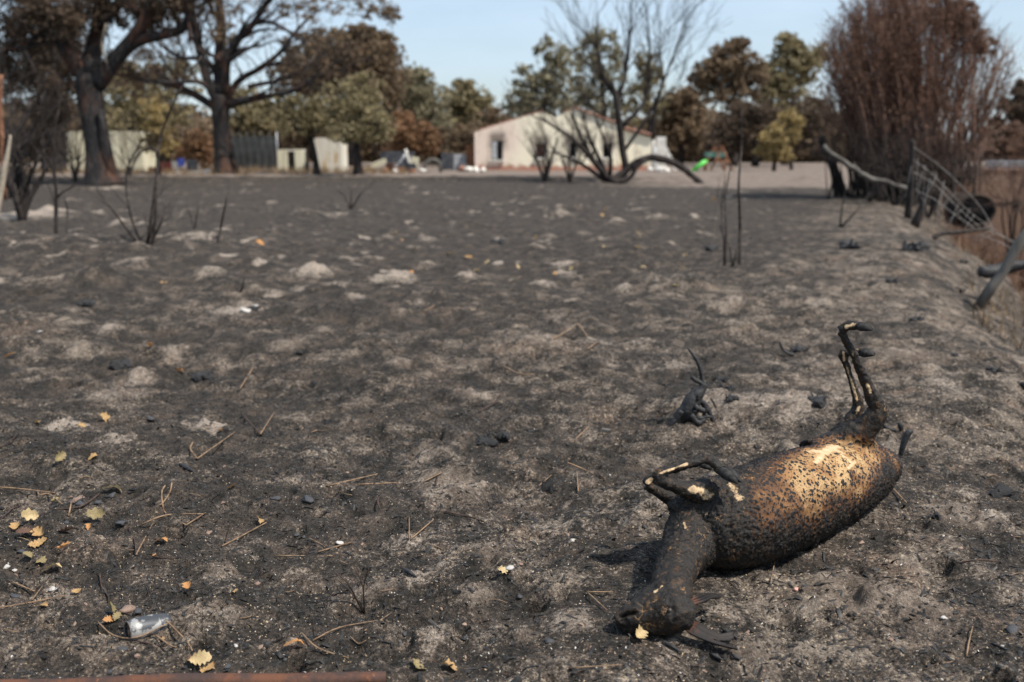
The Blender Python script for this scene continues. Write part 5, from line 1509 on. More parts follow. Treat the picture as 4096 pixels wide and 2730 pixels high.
# ------------------------------------------------------------------ big trees
def oak_a():
    Y = 42.0; m = mpp(Y); rr = random.Random(3)
    base = Vector((at(425, 735, Y).x, Y, 0)); base.z = H(base.x, Y) - .1
    t = empty('oak_tree', 'thick forked oak with a charred trunk, nearest tree at left', 'tree', base, 'burnt oaks at left')
    mb = MB()
    def run(ps, rs, n=12, dy=0.0, k=5):
        q = [P(a, b, Y + dy * i / (len(ps) - 1)) for i, (a, b) in enumerate(ps)]
        stube(mb, q, [r * m for r in rs], n, k); return q
    tr = run([(415, 745), (405, 690), (395, 600), (372, 470), (355, 350), (345, 290)], [78, 62, 50, 47, 50, 42], 16)
    run([(470, 742), (440, 690), (425, 600), (400, 440)], [12, 24, 22, 10], 10, -.5)
    run([(360, 745), (372, 680), (370, 560)], [16, 20, 12], 8, -.4)
    tips = []
    for ps, rs, dy in (([(350, 330), (290, 240), (235, 150), (195, 60), (160, -60)], [34, 30, 27, 24, 20], -1), ([(345, 300), (380, 180), (400, 60), (410, -120)], [40, 32, 30, 22], 1.0),
                       ([(385, 340), (470, 230), (545, 140), (590, 60), (625, -60)], [38, 30, 27, 25, 20], -.5), ([(480, 220), (560, 165), (640, 145), (725, 118), (752, 60), (740, 0)], [22, 20, 18, 17, 12, 8], -1.5),
                       ([(235, 150), (160, 140), (90, 190), (20, 210)], [16, 13, 10, 5], -1), ([(200, 80), (120, 20), (40, -30)], [16, 12, 8], .5), ([(400, 100), (480, 20), (540, -80)], [18, 14, 10], 1.5), ([(725, 118), (690, 40), (680, -30)], [12, 9, 6], -1.5)):
        q = run(ps, rs, 10, dy); tips += [q[-1], q[-2]]
    for tp in tips:
        for k in range(3):
            grow(mb, tp, Vector((rr.gauss(0, 1), rr.gauss(0, .6), rr.gauss(.1, .6))), 1.5, .07, 2, rr, .7, .0, 4, (1, 2), .72, .012)
    mb.build('trunk', M['bark_burnt'], t)
    hb = MB(); stube(hb, [P(a, b, Y - .7) for a, b in ((425, 95), (412, 150), (410, 200), (428, 255))], [4 * m, 5 * m, 5 * m, 3 * m], 6, 4); o = hb.build('hanging_branch', M['wood_pale'], t); o['label'] = 'pale broken branch hanging by the fork'
    rg = np.random.default_rng(4)
    bl = [(90, 80, 140, 110, 38, 40, 0), (60, 260, 110, 90, 24, 40, 1), (170, 420, 110, 90, 14, 36, 2), (30, 330, 60, 110, 12, 40, 0), (250, 60, 120, 90, 22, 36, -1), (400, 20, 160, 80, 22, 36, 0), (560, 40, 160, 70, 18, 36, 1), (700, 10, 110, 60, 14, 36, -1),
          (120, -120, 260, 120, 30, 34, 0), (500, -130, 300, 110, 34, 34, 0), (300, 240, 90, 70, 10, 30, 2), (520, 260, 110, 60, 10, 30, 2.5), (600, 100, 90, 60, 10, 30, 1), (760, -60, 120, 60, 14, 34, -1)]
    bl = [(p, q, r1, r2, n1, int(n2 * .85), d) for (p, q, r1, r2, n1, n2, d) in bl]
    _, Q = crown_points(bl, Y, rg, 1.25)
    V, F = leafquads(Q, .085, rg)
    link(npmesh('crown', V, F, base), 'crown', M['leaf_umber'], t, smooth=False)


def oak_b():
    Y = 54.0; m = mpp(Y); rr = random.Random(8)
    base = Vector((at(893, 705, Y).x, Y, 0)); base.z = H(base.x, Y) - .1
    t = empty('oak_tree', 'spreading oak with mostly bare limbs, right of the thick one', 'tree', base, 'burnt oaks at left')
    mb = MB()
    def run(ps, rs, n=9, dy=0.0, k=4, kids=2, L=1.6):
        q = [P(a, b, Y + dy * i / (len(ps) - 1)) for i, (a, b) in enumerate(ps)]
        stube(mb, q, [r * m * .85 for r in rs], n, k)
        for i in range(1, len(q)):
            for j in range(kids):
                grow(mb, q[i], (q[i] - q[i - 1]).normalized() + Vector((rr.gauss(0, .7), rr.gauss(0, .7), rr.gauss(.15, .6))), L, max(.03, rs[i] * m * .45), 3, rr, .65, .1, 4, (1, 2), .7, .010)
        return q
    run([(895, 712), (890, 640), (885, 540), (882, 440), (885, 380)], [54, 39, 37, 41, 36], 14, kids=0)
    run([(960, 712), (935, 650), (920, 560)], [8, 12, 8], 8, kids=0)
    run([(880, 430), (830, 320), (800, 200), (775, 80), (760, -40)], [24, 22, 20, 17, 12], dy=-1)
    run([(885, 380), (880, 250), (885, 120), (870, -60)], [36, 28, 24, 16], dy=1)
    run([(900, 380), (905, 250), (950, 160), (1010, 100), (1060, 20), (1100, -40)], [26, 22, 18, 15, 12, 8], dy=-1.5)
    run([(905, 420), (990, 400), (1080, 385), (1170, 365), (1250, 330)], [22, 18, 14, 11, 7], dy=-2)
    run([(905, 400), (960, 320), (1050, 270), (1120, 210), (1190, 120), (1260, 50)], [18, 15, 12, 10, 8, 5], dy=1.5)
    run([(860, 430), (760, 370), (660, 335), (560, 320), (470, 300)], [20, 17, 13, 10, 6], dy=1.0)
    run([(860, 380), (800, 330), (710, 330), (620, 330)], [14, 11, 9, 6], dy=-2)
    run([(880, 320), (820, 240), (720, 230), (640, 180)], [15, 12, 9, 6], dy=2)
    run([(1000, 100), (1080, 90), (1160, 130), (1240, 190)], [11, 9, 7, 4], dy=-1)
    run([(990, 350), (1080, 330), (1180, 300), (1270, 230)], [11, 9, 7, 4], dy=.5)
    mb.build('trunk', M['bark_burnt'], t)
    rg = np.random.default_rng(14)
    bl = [(700, 60, 120, 110, 14, 26, 1), (820, 20, 110, 100, 16, 28, 0), (905, 110, 60, 110, 14, 26, 0), (640, 240, 130, 80, 16, 28, 2), (560, 330, 110, 60, 14, 28, 1.5), (700, 390, 120, 50, 8, 26, 1), (1090, 30, 120, 50, 8, 22, 0), (1250, 30, 150, 50, 12, 26, -1), (1480, 20, 70, 50, 10, 30, -1), (1560, 55, 40, 40, 7, 30, -1.5), (1380, -40, 160, 40, 10, 26, 0),
          (1200, 300, 100, 60, 6, 20, 1), (1120, -80, 300, 60, 14, 26, 0), (800, -100, 200, 80, 12, 26, 0)]
    bl = [(p, q, r1, r2, n1, int(n2 * .6), d) for (p, q, r1, r2, n1, n2, d) in bl]
    c, Q = crown_points(bl, Y, rg, 1.1)
    V, F = leafquads(Q, .095, rg)
    link(npmesh('crown', V, F, base), 'crown', M['leaf_brown'], t, smooth=False)


oak_a()
oak_b()

T = tree
T('dark_tree', 'dark sooty tree standing behind the thick oak at far left', 'tree', 56, [(215, 690, 40), (225, 560, 34), (235, 420, 32), (230, 280, 26), (240, 160, 18)], [(230, 330, 90, 160, 22, 50, 0), (150, 200, 120, 120, 24, 50, 1), (280, 160, 90, 120, 16, 50, 1), (190, 520, 60, 90, 10, 40, 0), (90, 560, 70, 90, 10, 40, 1)], 'leaf_dark', seed=31, lsize=.12, cl=1.2)
T('olive_tree', 'olive brown tree hanging over the cream shed', 'tree', 64, [(640, 690, 10), (640, 560, 9), (650, 420, 8)], [(520, 380, 130, 100, 26, 44, 2), (640, 440, 110, 80, 20, 44, 0), (560, 480, 120, 60, 16, 40, 0), (690, 310, 110, 70, 16, 40, 3), (470, 290, 100, 70, 14, 40, 4)], 'leaf_olive', seed=32, dens=0.75, lsize=.15)
T('yellow_sapling', 'slim yellowing tree right of the cream shed', 'tree', 50, [(632, 705, 9), (634, 620, 8), (632, 540, 6), (640, 470, 4)], [(620, 480, 60, 90, 12, 30, 0), (655, 560, 55, 60, 9, 30, 0), (600, 560, 40, 60, 6, 26, 0)], 'leaf_yellow', seed=33, lsize=.10, limbs=8)
T('rusty_shrub', 'rust coloured shrub left of the second oak', 'shrub', 62, [(780, 690, 6), (790, 600, 5), (790, 560, 4)], [(790, 590, 60, 60, 16, 40, 0), (830, 630, 40, 40, 8, 30, 0), (740, 620, 36, 36, 6, 30, 0)], 'leaf_orange', seed=34, lsize=.10)
T('olive_tree', 'low olive tree right behind the second oak', 'tree', 72, [(960, 690, 9), (960, 560, 8)], [(980, 450, 100, 90, 20, 44, 0), (1080, 480, 90, 70, 16, 44, 0), (930, 390, 70, 40, 8, 40, 2)], 'leaf_olive', seed=35, dens=0.8, lsize=.16)
T('leaning_tree', 'small olive tree with a thin leaning trunk before the rust streaked shed', 'tree', 52, [(1268, 695, 13), (1262, 640, 11), (1248, 570, 10), (1235, 520, 9)], [(1190, 480, 80, 60, 18, 40, 0), (1270, 490, 70, 55, 14, 40, 0), (1140, 430, 70, 50, 10, 36, 1), (1230, 430, 70, 50, 10, 36, 0)], 'leaf_olive', seed=36, dens=0.75, lsize=.11)
T('round_tree', 'round yellow olive tree on a short dark trunk left of the scrap', 'tree', 50, [(1432, 703, 17), (1430, 640, 15), (1428, 560, 14), (1430, 510, 11)], [(1430, 470, 110, 80, 30, 46, 0), (1360, 400, 80, 80, 14, 40, 0), (1500, 510, 80, 60, 16, 40, 0), (1390, 530, 80, 40, 10, 40, -1), (1450, 360, 80, 60, 12, 40, 1)], 'leaf_olive', seed=37, dens=0.75, lsize=.105)
T('tall_tree', 'tallest brown green tree left of the open sky', 'tree', 82, [(1400, 690, 22), (1405, 520, 18), (1420, 330, 14), (1440, 220, 9)], [(1440, 210, 150, 90, 34, 50, 0), (1330, 290, 170, 110, 36, 50, 1), (1500, 290, 120, 120, 26, 50, 0), (1450, 150, 60, 45, 10, 44, 0), (1260, 200, 120, 70, 18, 46, 3), (1400, 400, 180, 90, 24, 46, 0), (1180, 310, 90, 90, 12, 40, 3), (1540, 200, 45, 50, 8, 40, 0)], 'leaf_brown', seed=38, dens=0.75, lsize=.22, cl=1.1)
T('grey_green_tree', 'grey olive tree sloping down towards the open sky', 'tree', 86, [(1640, 690, 18), (1640, 520, 15), (1640, 400, 11)], [(1640, 350, 100, 80, 26, 50, 0), (1700, 430, 90, 90, 22, 50, 0), (1590, 440, 90, 100, 20, 50, 0), (1680, 310, 50, 40, 8, 40, 0), (1730, 520, 80, 70, 12, 44, 0)], 'leaf_grey', seed=39, dens=0.7, lsize=.22)
T('pale_tree', 'pale olive tree under the gap of open sky', 'tree', 96, [(1870, 690, 14), (1868, 540, 12), (1870, 430, 8)], [(1870, 400, 80, 70, 22, 46, 0), (1930, 450, 60, 60, 12, 40, 0), (1800, 450, 60, 70, 12, 40, 0), (1860, 500, 100, 60, 12, 40, 0), (1850, 345, 35, 30, 5, 36, 0)], 'leaf_olive', seed=40, dens=0.6, lsize=.25)
T('orange_tree', 'rusty orange tree above the scrap heap', 'tree', 66, [(1640, 690, 8), (1645, 600, 7), (1650, 540, 5)], [(1640, 540, 80, 60, 20, 44, 0), (1700, 570, 60, 50, 12, 44, 0), (1600, 600, 60, 40, 8, 40, 0), (1610, 480, 40, 40, 6, 40, 0)], 'leaf_orange', seed=41, lsize=.14)
T('red_brown_tree', 'dark red brown tree left of the house', 'tree', 78, [(1800, 690, 10), (1800, 600, 9)], [(1800, 580, 90, 70, 20, 44, 0), (1880, 560, 60, 60, 12, 44, 0), (1780, 640, 80, 40, 8, 40, 0), (1960, 500, 70, 60, 10, 40, 2)], 'leaf_brown', seed=42, lsize=.19)
T('grey_green_tree', 'grey olive tree with open crown left behind the house', 'tree', 84, [(2160, 690, 17), (2165, 520, 14), (2180, 400, 10), (2190, 320, 7)], [(2200, 210, 60, 50, 12, 36, 0), (2130, 320, 80, 60, 18, 36, 0), (2240, 290, 70, 80, 16, 36, 0), (2090, 400, 70, 60, 14, 36, 0), (2180, 420, 80, 60, 16, 36, 0), (2080, 270, 20, 20, 2, 26, 0), (2250, 410, 70, 60, 12, 36, 0), (2060, 450, 60, 40, 8, 36, 0)], 'leaf_grey', seed=43, dens=0.42, lsize=.20)
T('grey_green_tree', 'taller grey olive tree standing behind the roof ridge', 'tree', 88, [(2420, 690, 16), (2420, 520, 14), (2410, 380, 11), (2400, 260, 8)], [(2400, 160, 60, 50, 12, 36, 0), (2330, 220, 70, 60, 14, 36, 0), (2440, 260, 70, 80, 16, 36, 0), (2350, 340, 80, 60, 14, 36, 0), (2420, 420, 90, 70, 14, 36, 0), (2320, 430, 60, 60, 9, 36, 0)], 'leaf_grey', seed=44, dens=0.42, lsize=.20)
T('grey_green_tree', 'narrow grey olive tree right behind the house', 'tree', 86, [(2600, 690, 14), (2600, 520, 12), (2590, 380, 9), (2585, 280, 6)], [(2580, 240, 45, 50, 8, 34, 0), (2610, 310, 60, 60, 12, 34, 0), (2560, 380, 60, 60, 10, 34, 0), (2620, 430, 60, 50, 9, 34, 0), (2540, 460, 60, 50, 8, 34, 0)], 'leaf_olive', seed=45, dens=0.42, lsize=.19)
T('brown_tree', 'low red brown burnt tree right of the house roof', 'tree', 92, [(2720, 690, 12), (2720, 560, 10)], [(2700, 430, 70, 70, 18, 44, 0), (2760, 420, 60, 60, 14, 44, 0), (2680, 530, 80, 80, 14, 40, 0), (2790, 540, 80, 80, 14, 40, 0)], 'leaf_brown', seed=46, dens=0.7, lsize=.24)
T('olive_tree', 'broad olive brown tree between house and swing frame', 'tree', 84, [(2930, 690, 17), (2935, 560, 14), (2935, 420, 11), (2930, 330, 8)], [(2930, 240, 80, 70, 22, 44, 0), (2850, 290, 70, 60, 16, 44, 0), (2990, 300, 70, 70, 16, 44, 0), (2800, 330, 50, 40, 8, 36, 0), (2930, 370, 120, 60, 18, 40, 0), (2960, 175, 35, 30, 5, 34, 0)], 'leaf_brown', seed=47, dens=0.6, lsize=.21)
T('golden_tree', 'golden brown narrow crowned tree left of the red bush', 'tree', 88, [(3140, 690, 14), (3140, 520, 12), (3142, 350, 9), (3145, 240, 6)], [(3145, 190, 50, 50, 14, 44, 0), (3130, 290, 90, 70, 20, 44, 0), (3220, 260, 70, 70, 14, 44, 0), (3150, 390, 120, 80, 22, 44, 0), (3260, 220, 50, 50, 8, 36, 0), (3060, 340, 60, 60, 10, 40, 0)], 'leaf_olive', seed=48, dens=0.6, lsize=.22)
T('dark_tree', 'dark burnt tree behind the swing frame', 'tree', 78, [(3020, 690, 12), (3020, 560, 10)], [(3000, 500, 110, 90, 26, 44, 0), (3120, 520, 90, 90, 20, 44, 0), (2900, 540, 80, 80, 14, 40, 0), (3230, 480, 90, 110, 20, 44, 0)], 'leaf_dark', seed=49, dens=0.7, lsize=.2)
T('yellow_sapling', 'small yellow tree right of the swing frame', 'tree', 60, [(3095, 685, 7), (3100, 630, 6), (3105, 580, 4)], [(3095, 560, 50, 50, 14, 34, 0), (3070, 610, 45, 35, 8, 30, 0), (3130, 620, 40, 30, 8, 30, 0), (3105, 510, 28, 25, 4, 30, 0)], 'leaf_yellow', seed=50, lsize=.11)
T('yellow_sapling', 'pale yellow wisp of a tree left of the red bush', 'tree', 64, [(3165, 685, 6), (3165, 600, 5), (3160, 500, 4)], [(3160, 470, 40, 35, 9, 34, 0), (3190, 490, 30, 25, 5, 30, 0), (3170, 540, 36, 36, 5, 30, 0)], 'leaf_yellow', seed=51, lsize=.12)
T('conifer', 'dark brown conifer beyond the road at the right edge', 'tree', 92, [(4075, 690, 16), (4080, 500, 12), (4085, 350, 6)], [(4085, 370, 30, 40, 10, 36, 0), (4050, 440, 60, 40, 14, 40, 0), (4020, 520, 90, 40, 18, 40, 0), (3990, 590, 110, 45, 20, 40, 0), (4120, 460, 60, 80, 16, 40, 0), (4100, 580, 80, 60, 14, 40, 0)], 'leaf_dark', seed=52, lsize=.22)
T('red_brown_tree', 'low red brown tree beyond the road before the conifer', 'tree', 74, [(3990, 680, 8), (3990, 620, 7)], [(3990, 600, 90, 45, 16, 40, 0), (4070, 610, 60, 45, 12, 40, 0), (3920, 630, 60, 36, 8, 40, 0), (4060, 540, 50, 40, 8, 40, 0)], 'leaf_red', seed=53, lsize=.17)


# bare tall tree in front of the house, its stems and the arching trunk
def bare_tree():
    Y = 45.0; m = mpp(Y); rr = random.Random(12)
    b = at(2445, 725, Y); base = Vector((b.x, Y, H(b.x, Y) - .05))
    t = empty('bare_tree', 'black leafless many stemmed tree in front of the house', 'tree', base)
    mb = MB()
    def run(ps, rs, dy, kids=0, L=1.0, dep=2):
        q = [P(a, b_, Y + dy * i / (len(ps) - 1)) for i, (a, b_) in enumerate(ps)]
        stube(mb, q, [r * m for r in rs], 7, 4)
        for i in range(1, len(q)):
            for j in range(kids): grow(mb, q[i], (q[i] - q[i - 1]).normalized() + Vector((rr.gauss(0, .45), rr.gauss(0, .4), rr.gauss(.3, .3))), L, max(.014, rs[i] * m * .45), dep, rr, .45, .25, 4, (1, 2), .75, .007)
    run([(2440, 728), (2500, 690), (2490, 600), (2475, 480), (2460, 380), (2440, 330)], [20, 16, 14, 13, 12, 9], -1, 0)
    run([(2475, 480), (2472, 400), (2500, 300), (2520, 150), (2525, 20)], [11, 9, 7, 5, 3], .5, 3, 1.6, 3)
    run([(2465, 380), (2420, 320), (2390, 200), (2390, 60)], [8, 7, 5, 3], -1, 3, 1.5, 3)
    run([(2480, 520), (2580, 400), (2600, 250), (2590, 80)], [9, 7, 5, 3], 1, 3, 1.5, 3)
    run([(2500, 600), (2600, 450), (2680, 260), (2740, 90)], [8, 6, 4, 2.5], 1, 3, 1.4, 3)
    run([(2610, 560), (2620, 440), (2650, 330), (2640, 200)], [7, 6, 4, 3], -1, 3, 1.3, 3)
    run([(2440, 725), (2370, 640), (2290, 560), (2190, 490), (2130, 465)], [16, 12, 8, 5, 2], -1.5, 3, .9, 2)
    run([(2430, 720), (2360, 620), (2320, 540), (2290, 450)], [14, 10, 7, 3], -.5, 3, .9, 2)
    run([(2430, 710), (2380, 600), (2345, 520), (2340, 440)], [10, 8, 5, 2], .5, 3, .9, 2)
    run([(2440, 700), (2440, 620), (2400, 520), (2370, 440)], [9, 7, 4, 2], -1, 3, .9, 2)
    run([(2420, 725), (2330, 660), (2240, 620), (2160, 600)], [9, 7, 4, 2], -1, 3, .8, 2)
    mb.build('stems', M['bark_dark'], t)


bare_tree()
roughen(px_stick('arching_trunk', 'black fallen trunk arching over the ground right of the house', 'trunk', [(2440, 728), (2500, 690), (2545, 650), (2600, 632), (2660, 640), (2730, 672), (2785, 718), (2822, 756)], [18, 15, 14, 14, 14, 13, 12, 10], 'bark_dark', Y=44.5, n=10), .05, 7)
px_stick('arching_trunk', 'second thinner branch under the arching trunk', 'trunk', [(2450, 732), (2515, 715), (2550, 668), (2590, 640)], [12, 10, 8, 7], 'bark_dark', Y=44.2, n=8)


def shrub(name, label, base, tips, Y, r, mat='twig_dark', kids=2, L=.5, dep=1, group='bare burnt shrubs', part='stem'):
    m = mpp(Y); rr = random.Random(hash(label) % 1000 if False else len(label) * 7)
    b = at(base[0], base[1], Y); bz = H(b.x, Y); bb = Vector((b.x, Y, bz - .03))
    t = empty(name, label, 'shrub', bb, group)
    for tip in tips:
        q = [bb.copy()] + [P(x, y, Y + rr.uniform(-.25, .25)) for x, y in tip]
        rad = np.linspace(r, r * .35, len(q)) * m
        mb = MB(); stube(mb, q, rad, 6, 4)
        for i in range(1, len(q)):
            for j in range(kids): grow(mb, q[i], (q[i] - q[i - 1]).normalized() + Vector((rr.gauss(0, .5), rr.gauss(0, .4), rr.gauss(.15, .3))), L * rr.uniform(.6, 1.2), rad[i] * .5, dep, rr, .5, .2, 3, (1, 2), .7, .0022 * Y / 14)
        mb.build(part, M[mat], t)
    return t


shrub('burnt_shrub', 'thin bare shrub under the second window of the house', (2180, 730), [[(2180, 690), (2170, 600)], [(2200, 660), (2230, 560)], [(2150, 650), (2120, 560)], [(2190, 650), (2180, 540)]], 47, 8, kids=2, L=.9)
shrub('burnt_shrub', 'short bare shrub before the dark window', (2280, 720), [[(2278, 660), (2270, 580)], [(2300, 670), (2330, 600)], [(2260, 670), (2240, 610)]], 46, 6, kids=2, L=.8)
shrub('burnt_sapling', 'forked bare sapling rising before the left oaks', (590, 1015), [[(560, 985), (450, 840), (390, 760)], [(612, 960), (625, 800), (630, 640), (648, 530), (705, 390), (805, 225)], [(600, 985), (640, 900), (655, 860)], [(560, 960), (520, 850), (505, 700), (560, 570)], [(630, 640), (575, 600), (520, 680)], [(590, 980), (610, 905), (615, 870)]], 13.2, 7, kids=1, L=.35)
shrub('burnt_sapling', 'thin bare stem left of the forked sapling', (224, 925), [[(226, 840), (222, 720), (215, 560), (235, 440)], [(222, 720), (170, 600)], [(226, 800), (300, 740)]], 16.2, 7, kids=1, L=.4)
shrub('burnt_sapling', 'slim stem leaning over the ash mound', (873, 1012), [[(885, 900), (905, 800), (920, 715)]], 13.5, 6, kids=0)
shrub('burnt_sapling', 'small faint stem between sapling and oak', (775, 930), [[(790, 850), (800, 790)], [(765, 880), (750, 830)]], 16, 4, kids=0)
shrub('burnt_sapling', 'short crooked stem by the left sapling', (265, 905), [[(270, 850), (258, 790)]], 17, 5, kids=0)
shrub('burnt_shrub', 'twiggy dead shrub in front of the cream shed', (300, 712), [[(290, 650), (270, 560)], [(310, 650), (330, 540)], [(280, 660), (230, 590)], [(320, 660), (380, 600)]], 46, 6, kids=3, L=1.0, dep=2)
shrub('burnt_shrub', 'thin bare shrub between the shed and the second oak', (520, 705), [[(515, 650), (500, 560)], [(535, 650), (570, 570)], [(500, 660), (460, 610)]], 48, 5, kids=3, L=1.0, dep=2)
shrub('dead_plant', 'tall thin dead stem left of the bank', (2958, 1040), [[(2960, 900), (2955, 740), (2965, 600), (2966, 430)]], 12.6, 7, kids=0)
shrub('dead_plant', 'pair of thin dead stems beside the tall one', (2900, 1050), [[(2905, 900), (2900, 800), (2925, 650)], [(2895, 950), (2885, 840), (2900, 720)]], 12.4, 5, kids=1, L=.25)
shrub('dead_plant', 'short dead twigs at the foot of the tall stem', (2930, 1070), [[(2920, 1000), (2905, 960)], [(2945, 1010), (2950, 960)]], 12.2, 4, kids=0)
shrub('dead_plant', 'thin dead stem on the bank by the fallen rail', (3360, 900), [[(3370, 820), (3385, 740)], [(3420, 850), (3480, 770)]], 18.5, 4.5, kids=0)
shrub('dead_plant', 'wispy stems standing in the middle of the far field', (1400, 820), [[(1405, 770), (1390, 740)], [(1440, 780), (1470, 745)], [(1380, 790), (1350, 760)]], 25, 4, kids=1, L=.3)
shrub('dead_plant', 'thin dark stalk on the slope left of the mole hills', (960, 1190), [[(975, 1130), (1000, 980)]], 9.8, 5, kids=0)
shrub('burnt_shrub', 'black bare shrub at the left edge of the field', (85, 850), [[(70, 760), (60, 640), (110, 560)], [(110, 740), (160, 620)], [(50, 740), (20, 640), (30, 520)], [(90, 760), (85, 660), (70, 580)], [(120, 790), (175, 690), (165, 560)], [(60, 790), (10, 720)]], 20, 15, mat='bark_dark', kids=2, L=.7, dep=2)
px_stick('pale_branch', 'pale barkless branch at the left edge', 'branch', [(-28, 935), (10, 720), (30, 620), (42, 540)], [14, 13, 9, 5], 'wood_pale', Y=15)
px_stick('dark_stake', 'dark stake leaning beside the pale branch', 'stake', [(-45, 915), (40, 600), (85, 500), (120, 408)], [8, 8, 8, 7], 'twig_dark', Y=15.5)
px_stick('dead_pole', 'thin brown pole standing at the far left edge', 'pole', [(18, 800), (8, 560), (0, 420), (5, 300)], [12, 10, 9, 8], 'rust_wood', Y=26)
shrub('burnt_shrub', 'bare twiggy bush behind the shrub at the left edge', (40, 740), [[(60, 640), (100, 480)], [(20, 640), (0, 480)], [(50, 640), (50, 420)], [(80, 660), (140, 520)], [(30, 660), (60, 500)]], 30, 8, kids=3, L=1.0, dep=2)


# ------------------------------------------------------------------ the big red brown bush above the ditch
def big_bush():
    Y = 30.0; m = mpp(Y); rr = random.Random(5)
    b = at(3640, 740, Y); base = Vector((b.x, Y, .0)); base.z = H(b.x, Y) - .1
    t = empty('tall_bush', 'huge red brown scorched bush of upright stems above the ditch', 'bush', base)
    mb = MB(); twigs = MB(); Q = []
    for k in range(380):
        u = rr.uniform(-2.0, 2.05) if rr.random() < .6 else rr.gauss(-.3, .8)
        s = base + Vector((max(-2.0, min(1.6, u * .75)) + rr.gauss(0, .25), rr.gauss(0, .8), .05)); s.z = H(s.x, s.y) - .03
        ang = max(-1.9, min(2.3, u))
        tx = 3600 + ang * 150 + (95 if ang > .6 else 0) * (ang - .6)
        ty = 20 + 62 * ang * ang * (1.0 if ang > 0 else 1.0) + abs(rr.gauss(0, 130))
        ty = min(ty, 560)
        tip = P(tx, ty - 60, Y + rr.gauss(0, 1.1))
        mid1 = s.lerp(tip, .33) + Vector((rr.gauss(0, .18) - .05 * ang, rr.gauss(0, .15), .15)); mid2 = s.lerp(tip, .68) + Vector((rr.gauss(0, .2) - .04 * ang, rr.gauss(0, .2), .15))
        r0 = rr.uniform(.012, .034)
        q = spline([tuple(s), tuple(mid1), tuple(mid2), tuple(tip)], 3)
        mb.tube([Vector(a) for a in q], list(np.linspace(r0, r0 * .35, len(q))), 4, cap=False)
        for i in range(4, len(q)):
            for j in range(3):
                p = Vector(q[i]); d = (Vector(q[i]) - Vector(q[i - 1])).normalized() + Vector((rr.gauss(0, .35), rr.gauss(0, .35), rr.gauss(.1, .2)))
                L = rr.uniform(.35, .9)
                e = p + d.normalized() * L
                twigs.tube([p, p.lerp(e, .5) + Vector((rr.gauss(0, .05), 0, rr.gauss(0, .05))), e], [.009, .007, .004], 3, cap=False)
                if (i > 5 or rr.random() < .3) and (tx < 3720 or rr.random() < .55):
                    for z in range(2 if tx < 3720 else 1): Q.append(p.lerp(e, rr.uniform(.2, 1)) + Vector((rr.gauss(0, .10), rr.gauss(0, .12), rr.gauss(0, .10))))
    for k in range(40):      # low bare branches reaching right
        e = P(rr.uniform(3700, 4040), rr.uniform(480, 700), Y + rr.gauss(0, 1))
        s = base + Vector((rr.gauss(.4, .4), rr.gauss(0, .4), .1)); md = s.lerp(e, .5) + Vector((0, 0, rr.uniform(.1, .5)))
        stube(mb, [s, md, e], [.02, .013, .005], 4, 3)
        for j in range(5):
            p = md.lerp(e, rr.random()); twigs.tube([p, p + Vector((rr.gauss(.15, .3), rr.gauss(0, .3), rr.gauss(.2, .25)))], [.006, .003], 3, cap=False)
    mb.build('stems', M['stem_red'], t)
    twigs.build('twigs', M['stem_red'], t)
    rg = np.random.default_rng(3)
    bl = [(3800, 70, 90, 70, 26, 46, 0), (3880, 150, 70, 60, 20, 40, 0), (3700, 20, 120, 70, 20, 40, 0), (3930, 190, 50, 40, 10, 34, 0), (3850, 60, 60, 60, 12, 40, 0)]
    _, Q2 = crown_points(bl, Y, rg, 1.0)
    Q = np.vstack([np.array([list(v) for v in Q]), Q2])
    V, F = leafquads(Q, .045, rg)
    link(npmesh('crown', V, F, base), 'crown', M['leaf_red'], t, smooth=False)


big_bush()

# ------------------------------------------------------------------ fence along the ditch
FG = 'burnt fence posts along the ditch'


def post(px0, py0, px1, py1, r, label, mat='bark_dark', Y=None):
    b = G(px0, py0) if Y is None else P(px0, py0, Y)
    Y = b.y; m = mpp(Y); e = P(px1, py1, Y - .1)
    d = (e - b).normalized()
    mb = MB(); q = [b - d * .12, b + d * .15, b.lerp(e, .4) + Vector((.012, 0, 0)), b.lerp(e, .75), e - d * .01, e + d * .06]
    mb.tube(q, [r * m * k for k in (1.12, 1.1, 1.0, .95, .9, .6)], 10)
    o = mb.build('fence_post', M[mat], loc=b); roughen(o, .03, 9)
    return tag(o, label, 'fence post', FG)


post(3378, 785, 3285, 555, 17, 'black post leaning left at the top of the bank')
post(3632, 875, 3652, 570, 14, 'upright black post in the middle of the fence')
post(3660, 905, 3738, 700, 17, 'black post leaning right beside the upright one', 'bark_dark')
post(3945, 1188, 4115, 925, 22, 'grey weathered post leaning over the ditch', 'wood_grey', Y=10.4)
post(3345, 790, 3320, 640, 9, 'thin stake behind the left leaning post')
roughen(px_stick('fallen_rail', 'grey fallen trunk slanting from the left post to the ditch', 'rail', [(3290, 585), (3400, 665), (3480, 712), (3560, 735), (3650, 760)], [8, 11, 11, 10, 8], 'wood_grey', Y=24, n=8), .05, 7)
px_stick('fallen_rail', 'dark fallen rail lying low across the ditch', 'rail', [(3735, 955), (3760, 938), (3850, 928), (3960, 915)], [12, 9, 8, 6], 'twig_dark', Y=15.5, n=7)
roughen(px_stick('charred_log', 'thick black log lying in the ditch behind the grey post', 'log', [(3912, 1088), (3960, 1085), (4050, 1068), (4160, 1048)], [26, 25, 24, 22], 'char', Y=11.4, n=12), .05, 7)
